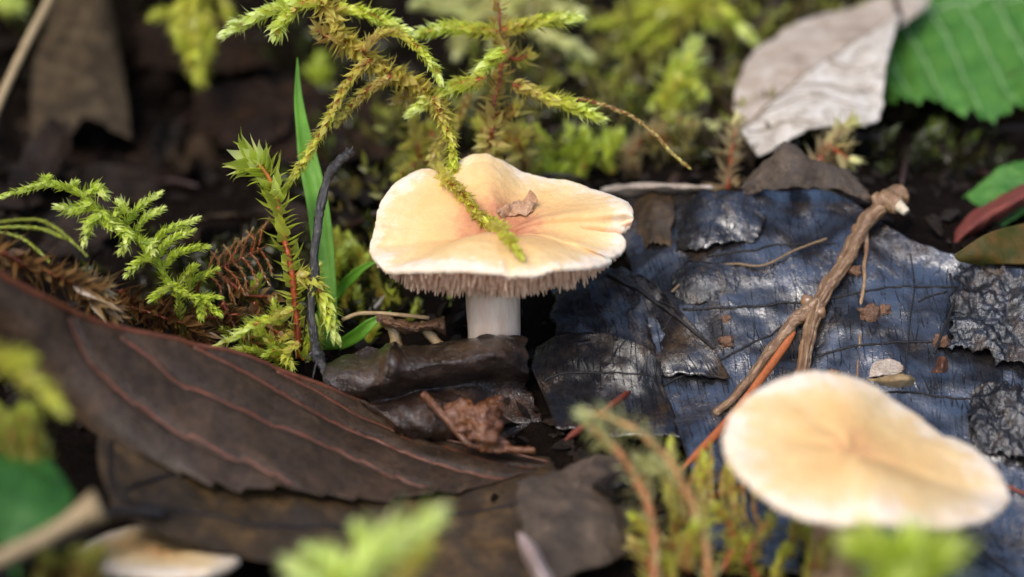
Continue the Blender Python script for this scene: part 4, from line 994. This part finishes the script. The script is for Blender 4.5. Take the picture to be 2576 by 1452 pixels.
moss("tattered brown moss strand lying along the red-veined leaf's ridge", [('spiky', .2, .5, [(-30,650,.300),(80,672,.301),(170,706,.302),(225,742,.304),(278,788,.306)]), ('spiky', .3, .7, [(150,690),(190,705),(250,725)], .003), ('main', .4, .8, [(60,668),(30,662),(-10,660)], -.001)], .302, 'mossdead', pre=down)
moss("dark soaked moss mat under the feathery frond", [('spiky', .05, .2, [(230,740,.322),(320,770,.320),(420,800,.319),(520,840,.318)]), ('spiky', 0, .15, [(300,730),(360,790),(400,850)]), ('spiky', .05, .25, [(380,740),(450,810),(500,870)]), ('spiky', .05, .2, [(560,760),(590,820),(640,870)]), ('main', .2, .4, [(450,800),(520,800),(600,790)]), ('main', .1, .4, [(640,760),(660,810),(700,840)], .002), ('main', .2, .5, [(560,700),(620,740),(690,750)], .004)], .321, 'mossdead', pre=down)
moss("thin thread-like green moss strands curving down in the left shadow", [('thin', .5, .6, [(-30,562,.34),(80,553,.336),(150,578,.334),(215,642,.333)]), ('thin', .6, .7, [(-30,575),(90,572),(165,598)]), ('thin', .5, .6, [(-30,580),(60,602),(122,656)])], .334, 'mossg', 'mstem_green', base=P(-30,562,.34))
# behind and left of the stem
bm = []
for x0, y0, x1, y1, a in [(960,760,880,600,.6),(930,740,850,610,.55),(980,800,900,690,.5),(900,830,850,720,.6),(960,860,930,770,.65),(880,870,830,760,.6),(1000,830,985,720,.6),(1040,840,1030,760,.55),(900,700,960,580,.5),(840,700,850,590,.5),(1060,860,1090,790,.55),(930,880,900,820,.7),(1000,880,960,830,.7)]:
    bm.append(('soft', a - .25, a + .15, [(x0, y0), ((x0 + x1) / 2 + 12, (y0 + y1) / 2), (x1, y1)], .003 * (len(bm) % 3)))
moss("yellow-green moss cushion behind the spiny mushroom's stem", bm, .342, 'moss', pre=down)
moss("bright green moss tuft at the foot of the spiky shoot", [('branch', .5, .85, [(705,905),(662,842),(615,800)]), ('branch', .5, .85, [(722,905),(702,832),(690,762)], .003), ('branch', .5, .8, [(772,905),(802,832),(832,762)], .003), ('branch', .45, .8, [(640,895),(602,850),(562,828)]), ('fine', .5, .8, [(690,900),(640,880),(590,880)], -.002), ('thick', .5, .9, [(760,905),(785,860),(790,815)], -.003), ('fine', .5, .8, [(735,900),(700,880),(668,892)], -.004), ('branch', .45, .8, [(660,800),(640,750),(650,700)], .005)], .321, 'mossg', pre=down)
moss("yellow-green moss fronds between the grass blades and the mushroom stem", [('branch', .5, .85, [(905,895),(932,842),(962,798)]), ('branch', .5, .8, [(862,885),(838,822),(815,775)]), ('branch', .5, .85, [(1000,895),(1030,830),(1050,760)], .004), ('branch', .5, .8, [(940,880),(905,800),(900,730)], .003), ('thick', .5, .85, [(1090,890),(1120,820),(1130,760)], .006), ('branch', .5, .8, [(870,800),(880,720),(920,650)], .006), ('thick', .5, .8, [(850,760),(840,690),(870,620)], .007)], .333, 'moss', pre=down)
moss("small bright green moss fronds right behind the cap's back lobe", [('branch', .5, .8, [(1350,430),(1370,370),(1350,320)]), ('thick', .5, .8, [(1450,450),(1480,390),(1470,330)]), ('thick', .5, .8, [(1320,420),(1300,370),(1320,330)]), ('soft', .5, .8, [(1540,440),(1530,390),(1560,340)])], .358, 'mossg', pre=down)
# background moss, out of focus
moss("pale yellow-green background frond fanning out behind the dark red-stemmed shoot", [('soft', .5, .8, [(1330,-30),(1230,28),(1100,22)]), ('soft', .55, .9, [(1330,-30),(1340,60),(1400,98),(1478,140)]), ('soft', .5, .8, [(1330,-30),(1280,50),(1240,112)]), ('soft', .5, .8, [(1320,-30),(1190,50),(1150,130)]), ('soft', .5, .8, [(1330,-20),(1400,20),(1450,30)]), ('soft', .5, .8, [(1300,-30),(1160,0),(1050,10)])], .392, 'mosspale', 'mstem_green', scale=1.25, pre=arch)
moss("yellow background frond above the ochre leaf", [('soft', .45, .7, [(1760,-40),(1660,50),(1560,135)]), ('soft', .45, .7, [(1760,-40),(1640,25),(1500,62)]), ('soft', .5, .9, [(1770,-30),(1830,35),(1892,100)], -.008), ('soft', .45, .7, [(1760,-30),(1720,60),(1640,125)]), ('soft', .45, .7, [(1750,-30),(1700,-5),(1570,15)]), ('soft', .45, .8, [(1760,-30),(1780,30),(1790,60)])], .402, 'moss', 'mstem_green', scale=1.2, pre=arch)
moss("blurred upright moss shoot with orange stem left of the bleached leaf", [('bold', .5, .95, [(1690,310),(1690,240),(1712,180),(1742,118)]), ('soft', .5, .9, [(1690,240),(1660,250),(1645,262)]), ('soft', .6, .9, [(1700,200),(1740,210),(1770,240)])], .374, 'moss', pre=down)
moss("drooping yellow moss clump hanging into the dark left of the arching shoot", [('bold', .5, .6, [(500,-40),(492,50),(494,120),(500,185)]), ('soft', .5, .7, [(490,-30),(445,20),(385,42)]), ('soft', .5, .7, [(540,-30),(570,20),(582,52)]), ('soft', .5, .7, [(485,20),(462,70),(460,118)]), ('soft', .5, .7, [(500,10),(530,70),(522,140)]), ('soft', .5, .7, [(470,0),(440,60),(450,90)])], .386, 'moss', 'mstem_green', pre=arch)
for lab, x, y0, y1, dx, d in [("small leafy green moss shoot behind the cap's right rim", 1440, 470, 330, -6, .362), ("small leafy green moss shoot next to the pale brown moss", 1510, 470, 345, 14, .366), ("low green moss tuft at the back of the cap", 1395, 480, 395, -12, .357), ("tiny green moss tuft near the bleached leaf's foot", 1590, 300, 228, 0, .385), ("dim green moss tuft behind the grass blade", 800, 230, 150, 6, .405)]:
    moss(lab, [('bold', .5, .8, [(x, y0), (x + dx * .5, (y0 + y1) / 2), (x + dx, y1)]), ('soft', .5, .8, [(x, (y0 * .6 + y1 * .4)), (x + 25, y1 + 30)]), ('soft', .5, .8, [(x, (y0 * .6 + y1 * .4)), (x - 28, y1 + 26)])], d, 'mossg', 'mstem_green', scale=.75, pre=down)
moss("pale straw-brown moss with red stems behind the cap's right rim", [('spiky', .3, .5, [(1560,470),(1580,400),(1620,345),(1660,330)]), ('spiky', .3, .6, [(1600,460),(1590,400),(1560,350)]), ('spiky', .4, .8, [(1620,345),(1700,305),(1785,322)]), ('spiky', .4, .7, [(1660,340),(1700,370),(1720,400)])], .366, 'mosspale', pre=down)
moss("pale moss shoot with bright orange-red stem at the bleached leaf's left corner", [('spiky', .1, .5, [(1832,485),(1836,420),(1842,370),(1852,318)])], .349, 'mosspale', pre=down)
moss("pale moss shoot with bright red base in front of the bleached leaf", [('spiky', .05, .6, [(2052,425),(2072,385),(2098,345),(2140,312)]), ('spiky', .3, .6, [(2085,370),(2120,390),(2140,400)])], .350, 'mosspale', pre=down)
moss("star-shaped green moss rosette in the dark below the bramble leaf", [('bold', .3, .8, [(2378,470),(2372,400),(2362,335)]), ('soft', .3, .6, [(2378,400),(2430,385),(2482,378)]), ('soft', .2, .5, [(2376,400),(2330,390),(2295,395)]), ('soft', .2, .5, [(2378,430),(2430,440),(2450,460)])], .383, 'mossg', 'mstem_green', pre=down)
moss("yellow-green moss tip in the corner above the straw", [('bold', .6, .9, [(-30,-40),(5,-5),(32,14)])], .40, 'moss', 'mstem_green', pre=arch)
# foreground moss, out of focus
moss("arching front moss stem with pale pointed leaves over the black leaf", [('sparse', .45, .9, [(1785,1480),(1762,1330),(1705,1195),(1625,1102),(1535,1050),(1468,1040)]), ('soft', .6, .8, [(1700,1190),(1640,1180),(1610,1160)], .004)], .272, 'mosspale', 'mstem_dull', scale=.9, pre=down)
moss("second arching front moss stem, thin and red, beside the grey-brown leaf", [('sparse', .4, .7, [(1645,1480),(1642,1320),(1602,1205),(1545,1125),(1500,1090),(1475,1060)]), ('soft', .55, .7, [(1620,1240),(1630,1190),(1640,1160)], .003)], .274, 'mosspale', 'mstem_dull', scale=.9, pre=down)
rng = random.Random(77); bl = []
for k in range(26):
    x = rng.uniform(1600, 2150); y = rng.uniform(1370, 1500); dx = rng.uniform(-60, 60); h = rng.uniform(60, 130)
    bl.append((rng.choice(('soft', 'branch', 'main')), rng.uniform(.05, .4), rng.uniform(.3, .8), [(x, y), (x + dx * .4, y - h * .6), (x + dx, y - h)], rng.uniform(-.008, .012)))
moss("olive-brown moss cushion under the smooth mushroom", bl, .277, 'moss', pre=down)
bl = []
for k in range(9):
    x = 1690 + k * 26; bl.append(('thin' if k % 3 else 'branch', .2, .6, [(x + 8, 1320, .285), (x - 4, 1230, .287), (x + rng.uniform(-30, 20), 1170 - rng.uniform(0, 90), .289)]))
moss("thin olive moss strands crossing the fir needle left of the smooth mushroom", bl, .286, 'moss', pre=down)
moss("blurred lime-green leafy tip in front of the smooth mushroom", [('bold', .72, .8, [(2262,1560),(2270,1470),(2276,1385)]), ('bold', .72, .85, [(2262,1500),(2220,1420),(2170,1375)]), ('bold', .72, .85, [(2270,1500),(2320,1430),(2375,1390)]), ('bold', .72, .85, [(2270,1480),(2300,1420),(2320,1370)])], .232, 'mossg', 'mstem_green', scale=1.1, pre=down)
moss("blurred pale yellow moss tip in front of the mottled leaf", [('bold', .95, 1, [(830,1560),(880,1450),(950,1385),(1078,1312)]), ('thick', .95, 1, [(880,1450),(830,1405),(782,1385)]), ('thick', .8, 1, [(930,1400),(915,1360),(900,1335)]), ('thick', .3, .5, [(990,1500),(1035,1430),(1078,1370)]), ('bold', .95, 1, [(850,1500),(800,1460),(760,1440)])], .238, 'moss', 'mstem_green', pre=down)
moss("blurred yellow-green moss finger pointing down beside the dark leaf", [('thick', .45, .6, [(-60,880),(0,905),(80,962),(152,1030)]), ('thick', .5, .6, [(-50,900),(20,910),(70,905)])], .246, 'moss', 'mstem_green', base=P(-60,880,.246))
bl = [('soft', .15, .4, [(-20 + 24 * k, 1210), (-10 + 22 * k, 1130), (-10 + 20 * k + rng.uniform(-20, 20), 1050 + rng.uniform(-20, 30))], rng.uniform(-.004, .004)) for k in range(6)]
moss("blurred yellowish moss tuft above the dark green leaf", bl, .262, 'mossg', pre=down)
bl = [('soft', .1, .3, [(60 + 34 * k, 1500), (70 + 34 * k, 1440), (80 + 34 * k, 1400 + rng.uniform(-10, 25))], rng.uniform(-.004, .004)) for k in range(6)]
moss("dim olive moss tuft below the black leaf stalk", bl, .254, 'mossg', pre=down)
bl = [('soft', .3, .5, [(215 + 25 * k, 1010), (210 + 25 * k, 960), (205 + 26 * k, 930)], 0) for k in range(4)]
# moss carpet behind everything, no one could count its shoots
def carpet(name, label, mat, areas, tall, a_lo, a_hi, seed):
    ml = MB(); rng = random.Random(seed)
    for x0, x1, y0, y1, n in areas:
        for _ in range(n):
            x = rng.uniform(x0, x1); y = rng.uniform(y0, y1); p = Vector((x, y, gz(x, y) - .003)); h = rng.uniform(.4, 1) * tall
            lean = Vector((rng.uniform(-.7, .7), rng.uniform(-.9, .3), 1)).normalized(); pts = catmull([p, p + lean * h * .5 + Vector((0, 0, h * .2)), p + lean * h], 8); T, N = frames(pts); phi = 0; a = rng.uniform(a_lo, a_hi)
            for k in range(16):
                q = k / 15; i = min(7, int(q * 7)); phi += 2.4; rad = N[i] * math.cos(phi) + T[i].cross(N[i]) * math.sin(phi)
                leaflet(ml, pts[i], T[i], rad, .0021 * rng.uniform(.7, 1.2), .0011, rng.uniform(.5, 1), 0, a * (.4 + .6 * q), rng.random(), .3, 3)
    tag(ml.build(name, M[mat]), label, "moss", None, "stuff")
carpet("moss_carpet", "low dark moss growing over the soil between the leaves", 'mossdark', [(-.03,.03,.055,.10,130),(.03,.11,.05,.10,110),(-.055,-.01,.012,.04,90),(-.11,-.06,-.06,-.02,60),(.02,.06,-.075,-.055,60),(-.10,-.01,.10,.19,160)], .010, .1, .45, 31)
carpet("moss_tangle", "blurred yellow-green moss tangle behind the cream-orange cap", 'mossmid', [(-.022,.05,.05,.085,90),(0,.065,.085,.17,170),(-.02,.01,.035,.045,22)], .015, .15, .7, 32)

# ------------------------------------------------------------------ twigs, needles, grass
def stick(name, label, cat, pts, rad, mat, group=None, sides=8, jit=.15, n=None, flat=1.0, rough=0.0):
    pts = [p if isinstance(p, Vector) else P(*p) for p in pts]; n = n or max(10, int(plen(pts) * 2500)); C = catmull(pts, n)
    if rough: C = [p + Vector(mnoise.noise_vector(p * 300)) * rough for p in C]
    mb = MB(); tube(mb, C, rad, sides, flat, jit); return tag(mb.build(name, mat), label, cat, group)
t = empty("black_twig", P(832,985,.311), "thin black bent twig with broken top in front of the grass blade", "twig")
mb = MB(); C = catmull([P(836,985,.311), P(812,930,.3125), P(795,880,.3135), P(786,800,.314), P(789,690,.3145), P(795,600,.315), P(806,520,.3155), P(825,450,.316), P(850,412,.316), P(875,388,.316), P(884,376,.316)], 110)
C = [p + Vector(mnoise.noise_vector(p * 250)) * .00025 for p in C]
tube(mb, C, lambda q: .0006 * (1 + .3 * mnoise.noise((q * 14, 3, 1))) + .0003 * max(0, q - .55) + .0003 * math.exp(-((q - .18) / .03) ** 2), 11, 1, .35); mb.build("shaft", M['blacktwig'], t)
for e in [((870,372), (.0004)), ((888,368), .0003), ((892,384), .0003)]:
    mb = MB(); tube(mb, catmull([P(878,386,.316), P(e[0][0], e[0][1], .3155)], 6), lambda q: e[1] * (1 - .6 * q), 6, 1, .4); mb.build("splinter", M['blacktwig'], t)
for q in [[(795,875,.3135),(780,890,.313),(768,915,.313)], [(800,900,.313),(790,935,.312),(785,960,.312)], [(786,740,.3145),(770,800,.316),(762,860,.317)]]:
    mb = MB(); tube(mb, catmull([P(*c) for c in q], 14), lambda s: .0002 * (1 - .6 * s), 6, 1, .3); mb.build("rootlet", M['blacktwig'], t)
def grass(label, pts, wmax, mat='grass', group="grass blades"):
    pts = [p if isinstance(p, Vector) else P(*p) for p in pts]; C = catmull(pts, 40); mb = MB(); T, N = frames(C)
    for i, p in enumerate(C):
        q = i / 39; w = wmax * min(1, (1 - q) * 2.6 + .02) * (.75 + .25 * math.sin(min(1, q * 1.4) * math.pi)); side = T[i].cross(CAM - p).normalized(); nn = side.cross(T[i])
        for s, z in ((-1, .25), (-.5, .06), (0, 0), (.5, .06), (1, .25)): mb.add(p + side * s * w * .5 + nn * z * w)
    for i in range(39):
        for k in range(4): a = i * 5 + k; mb.f.append((a, a + 1, a + 6, a + 5))
    o = mb.build("grass_blade", M[mat])
    md = o.modifiers.new("thickness", 'SOLIDIFY'); md.thickness = .00012
    return tag(o, label, "grass", group)
grass("tall upright green grass blade behind the black twig", [PG(830,880), (818,690,.328), (800,520,.329), (775,400,.330), (752,260,.330), (748,145,.330)], .0030)
grass("short green grass blade bending behind the cap's left rim", [PG(800,800), (850,735,.333), (905,680,.331), (965,648,.330)], .0014)
grass("low green grass blade beside the curled tan scrap", [PG(850,870), (895,845,.325), (935,812,.324), (985,782,.324)], .0017)
grass("thin green grass blade right behind the mushroom stem", [PG(1310,880), (1308,830,.333), (1305,760,.335)], .0009)
stick("straw", "pale tan straw stalk slanting across the dark corner", "straw", [P(190,-160,.385), (128,-10,.378), (62,120,.370), (-5,265,.364), PG(-60,420)], .00075, M['straw'])
stick("dark_branch", "dark red-brown branch running behind the bleached leaf", "twig", [PG(1690,470), (1722,400,.376), (1770,250,.392), (1840,140,.402), (1930,40,.412), (2000,-60,.42)], .0009, M['darktwig'], rough=.0006)
stick("brown_twig", "thin brown stem behind the cap's left rim", "twig", [PG(830,590), (900,560,.352), (960,535,.350), PG(1040,560)], .0004, M['darktwig'])
# brown root across the black leaf
t = empty("brown_root", PG(2260,520), "knobbly tan-brown forked root lying across the wet black leaf", "root")
def on_black(x, y, off): return PG(x, y, .0012 + off)
def root(pts, rad, nm="root_stem", knob=None, m='root'):
    C = catmull(pts, max(12, int(plen(pts) * 2500))); C = [p + Vector(mnoise.noise_vector(p * 350)) * .0003 for p in C]; mb = MB()
    tube(mb, C, lambda q: rad(q) * (1 + .22 * mnoise.noise((q * 13, 1, 2)) + .12 * mnoise.noise((q * 40, 4, 2))), 12, 1, .14); return mb.build(nm, M[m], t)
root([on_black(2262,492,.003), on_black(2215,520,.003), on_black(2165,580,.0022), on_black(2130,650,.0018), on_black(2085,720,.0016), on_black(2055,770,.0016), on_black(2040,830,.0016), on_black(2022,900,.0016), on_black(2010,960,.0016)], lambda q: .0012 - .0004 * q + .0007 * max(0, .15 - q) * 6)
for dx, dz, r_ in ((11, .0002, .0005), (-10, .0001, .00045), (4, .0009, .0004)):
    root([on_black(x + dx, y + dx * .3, .0015 + dz) for x, y in ((2205,530),(2165,582),(2130,650),(2085,720),(2055,772),(2040,830),(2022,900),(2010,965))], lambda q, r_=r_: r_ * (1 - .3 * q), "strand")
root([on_black(2058,762,.0016), on_black(2015,790,.0014), on_black(1980,830,.0012), on_black(1940,880,.001), on_black(1900,940,.0008), on_black(1860,985,.0006), on_black(1800,1040,.0004)], lambda q: .0011 - .0006 * q, "root_branch")
root([on_black(2205,512,.003), on_black(2235,506,.004), on_black(2262,518,.0045)], lambda q: .0016 - .0003 * q, "root_knob")
root([on_black(2256,515,.0045), on_black(2268,524,.005), on_black(2278,534,.005)], lambda q: .0009 - .0003 * q, "pale_tip", m='paleroot')
root([on_black(2175,560,.002), on_black(2180,620,.001), on_black(2172,700,.0006), on_black(2166,790,.0004), on_black(2158,900,.0004), on_black(2155,960,.0004)], lambda q: .0004 - .00028 * q, "rootlet")
for x, y, r in ((2156,580,.0009), (2119,656,.0008), (2146,617,.0008), (2030,757,.0009), (2060,785,.001)):
    mb = MB(); c = on_black(x, y, .0018)
    for j in range(9):
        for i in range(12):
            th = math.pi * j / 8; a = 6.283 * i / 12; v = Vector((math.sin(th) * math.cos(a), math.sin(th) * math.sin(a), math.cos(th))); mb.add(c + v * r * (1 + .3 * mnoise.noise(v * 1.5 + c * 900)))
    for j in range(8):
        for i in range(12): i2 = (i + 1) % 12; mb.f.append((j * 12 + i, j * 12 + 12 + i, j * 12 + 12 + i2, j * 12 + i2))
    mb.build("knob", M['root'], t)
# threads on the black leaf
for lab, q, r, m in [("thin tan filament curving over the black leaf's left half", [(1690,735),(1740,690),(1790,672),(1850,664),(1920,668),(2000,630),(2080,600)], .00022, 'tanvein'),
                     ("fine dark thread running down the black leaf right of the root", [(2290,640),(2300,720),(2290,800),(2280,900),(2270,980)], .00012, 'vein_dark'),
                     ("branching black thread near the decayed right part of the black leaf", [(2390,690),(2400,750),(2385,800),(2365,850),(2350,890)], .0002, 'vein_dark'),
                     ("short slanting black thread on the black leaf", [(2310,760),(2340,745),(2380,735)], .00016, 'vein_dark')]:
    stick("thread", lab, "thread", [on_black(x, y, .0016) for x, y in q], r, M[m], None, 5, .2)
# needles
def needle(label, pts, r, m='needle'): stick("fir_needle", label, "needle", pts, lambda q: r * min(1, 6 * q + .35, 6 * (1 - q) + .25), M[m], "fir needles", 6, .1, 30, .6)
needle("long bright orange fir needle leaning left of the smooth mushroom", [on_black(2000,836,.0022), on_black(1950,905,.0025), on_black(1880,1000,.003), on_black(1800,1095,.003), on_black(1712,1184,.002)], .00062)
needle("dark red fir needle behind the arching front moss", [PG(1586,985,.005), PG(1545,1015,.006), PG(1480,1065,.005), PG(1420,1108,.004)], .0005, 'needle_dark')
needle("short red fir needle under the smooth mushroom's left rim", [PG(1768,1256,.003), PG(1830,1238,.004), PG(1890,1218,.004)], .00055, 'needle_dark')
needle("thin red fir needle at the smooth mushroom's right end", [on_black(2535,1222,.001), on_black(2560,1235,.001), on_black(2600,1250,.001)], .0003, 'needle_dark')
stick("small_twig", "short brown bark twig by the red needle under the smooth mushroom", "twig", [PG(1778,1228,.003), PG(1812,1205,.004), PG(1850,1175,.004)], .0009, M['darktwig'])
stick("tan_stick", "blunt tan stick beside the dark green leaf", "twig", [P(-60,1435,.246), P(60,1378,.249), P(150,1330,.251), P(215,1290,.252), P(250,1272,.252)], lambda q: .0010 + .0010 * max(0, q - .55) * 2, M['straw'])

# ------------------------------------------------------------------ crumbs and scraps
for i, (x, y, r, lab) in enumerate([(2151,682,.0010,"small reddish seed beside the root on the black leaf"), (2187,791,.0016,"tan lumpy crumb on the black leaf right of the root"), (2226,780,.0010,"small tan crumb next to the lumpy crumb on the black leaf"),
        (2368,858,.0012,"brown crumb above the folded brown scrap on the black leaf"), (1828,805,.0009,"brown crumb on the dark vein left of the root"), (2095,1140 - 200,.0008,"tiny brown crumb at the smooth mushroom's back rim"), (1925,690,.0006,"tiny brown crumb by the tan filament"), (1828,860,.0010,"brown crumb below the vein left of the root")]):
    lump("crumb", lab, "crumb", on_black(x, y, .0006), r, r * .8, r * .75, M['crumb'], i * 3.1, "crumbs on the black leaf")
for lab, rows, mt in [("folded rust-brown scrap on the black leaf's right half", [[(2358,900,.001),(2370,895,.003),(2385,905,.002)], [(2352,925,.001),(2370,918,.004),(2390,925,.002)], [(2340,938,.001),(2372,940,.003),(2388,938,.001)]], 'redbrown'),
      ("tan curled leaf scrap touching the smooth mushroom's back rim", [[(2180,955,.001),(2230,945,.004),(2280,940,.005),(2310,955,.002)], [(2200,962,.002),(2240,958,.005),(2285,955,.005),(2305,962,.002)], [(2215,972,.001),(2240,975,.003),(2280,972,.003),(2300,970,.001)]], 'tanbit'),
      ("grey translucent scrap on the black leaf above the tan curled scrap", [[(2195,915,.0005),(2230,900,.001),(2265,912,.0005)], [(2190,930,.0005),(2230,925,.0012),(2275,930,.0005)], [(2185,950,.0005),(2220,945,.001),(2260,942,.0005)]], 'pale_grey_shaded')]:
    rr = rowsG([[(c[0], c[1], c[2] + .0014) for c in q] for q in rows]); t = empty("leaf_scrap", cen(rr), lab, "leaf scrap"); blade("blade", rr, M[mt], t, 24, 20, .0002, .0003, 400, rag=.1, sides="v0v1u1", seed=len(lab))
# rotten wood-brown patch at the leaf's right rim
for lab, rows in [("decayed brown-black leaf layer at the black leaf's far right", [[(2400,660,.002),(2480,650,.003),(2560,680,.004),(2660,700,.003)], [(2380,760,.0015),(2470,780,.002),(2560,800,.002),(2660,820,.002)], [(2370,880,.001),(2460,890,.002),(2560,920,.002),(2660,930,.002)]]),
                  ("decayed leaf layer right of the smooth mushroom", [[(2440,960,.001),(2510,950,.002),(2590,960,.002),(2680,970,.002)], [(2430,1050,.001),(2510,1050,.0015),(2590,1060,.002),(2680,1070,.002)], [(2470,1140,.001),(2530,1150,.0015),(2590,1170,.0015),(2680,1180,.002)]])]:
    rr = rowsG([[(c[0], c[1], c[2] + .001) for c in q] for q in rows]); t = empty("decayed_leaf", cen(rr), lab, "leaf"); blade("blade", rr, M['decay'], t, 70, 60, .0002, .0016, 330, rag=.14, sides="v0v1u0", seed=len(lab))
# broken curled scrap left of the stem
t = empty("curled_scrap", PG(1000,880), "broken curled tan-brown plant scrap left of the mushroom stem", "leaf scrap")
rr = rowsP([[(945,790,.318),(985,795,.318),(1040,808,.319),(1085,800,.319),(1118,792,.319)], [(948,803,.315),(985,812,.314),(1035,825,.314),(1085,818,.315),(1120,815,.316)], [(960,812,.317),(995,832,.317),(1035,842,.317),(1085,835,.318),(1122,850,.319)]])
blade("scrap", rr, M['crumb'], t, 40, 20, .0003, .0006, 500, rag=.14, sides="v0v1", seed=5)
for q, r, m in [([(970,808),(990,830),(996,858),(1000,885)], .0008, 'tanbit'), ([(1055,815),(1075,835),(1100,862),(1120,880)], .0007, 'tanbit'), ([(860,805),(900,790),(945,788),(1000,792),(1080,800)], .0003, 'tanbit')]:
    mb = MB(); tube(mb, catmull([P(x, y, .3175) for x, y in q], 20), r, 7, 1, .2); mb.build("stalk", M[m], t)
scene.render.engine = 'CYCLES'

# ------------------------------------------------------------------ fallen leaf pieces and needles in the hollow
LITTER = [litter_mat("litter_piece", c, (.25,.6), .3, .0002, spec=.3) for c in ([(.004,.0025,.002),(.018,.009,.004),(.05,.022,.008)], [(.007,.004,.003),(.032,.018,.008),(.08,.046,.02)], [(.002,.0015,.001),(.008,.005,.003),(.02,.010,.005)])]
rng = random.Random(91)
def litter_piece(x, y, s, mi, where):
    c = Vector((x, y, gz(x, y) + rng.uniform(0, .002))); R = Matrix.Rotation(rng.uniform(0, 6.28), 3, 'Z') @ Matrix.Rotation(rng.gauss(0, .45), 3, 'X') @ Matrix.Rotation(rng.gauss(0, .35), 3, 'Y')
    cu = rng.uniform(-.5, .5); rows = [[c + R @ Vector((a * s, b * s * .55 * (1 - .75 * a * a), cu * s * (a * a * .5 + b * b) )) for a in (-1, -.4, .3, 1)] for b in (-1, 0, 1)]
    t = empty("leaf_piece", c, ("rust-brown", "tan-brown", "blackish")[mi] + " fallen leaf piece lying in the litter " + where, "leaf", "fallen leaf pieces in the litter")
    o, ps = blade("blade", rows, LITTER[mi], t, 20, 14, .00025, .0009, 200, rag=.14, sides="v0v1u1", seed=rng.random() * 90)
    vein("midrib", ps, [(.02,.5),(.5,.5),(.97,.5)], .00022, .0001, LITTER[mi], t, 10, .2)
for x0, x1, y0, y1, n, wh in ((-.085, -.02, .035, .12, 26, 'of the hollow behind the feathery moss'), (.02, .09, .045, .12, 20, 'behind the wet black leaf'), (-.03, .02, .03, .06, 6, 'close behind the spiny mushroom')):
    for k in range(n): litter_piece(rng.uniform(x0, x1), rng.uniform(y0, y1), rng.uniform(.004, .010), rng.randrange(3), wh)
def litter_needle(x, y, lab, grp):
    a = rng.uniform(0, 3.14); l = rng.uniform(.006, .011); d = Vector((math.cos(a), math.sin(a), rng.gauss(0, .12))); c = Vector((x, y, gz(x, y) + .0008))
    p = [c - d * l * .5, c + Vector((rng.gauss(0, .0006), rng.gauss(0, .0006), .0006)), c + d * l * .5]
    for q in p: q.z = max(q.z, gz(q.x, q.y) - .0002)
    stick("fir_needle", lab, "needle", p, lambda q: .0004 * min(1, 6 * q + .3, 6 * (1 - q) + .2), M['darktwig'], grp, 5, .1, 12)
for k in range(34): litter_needle(rng.uniform(-.08, .09), rng.uniform(.03, .12), "brown fir needle in the litter behind the mushrooms", "brown fir needles in the litter")
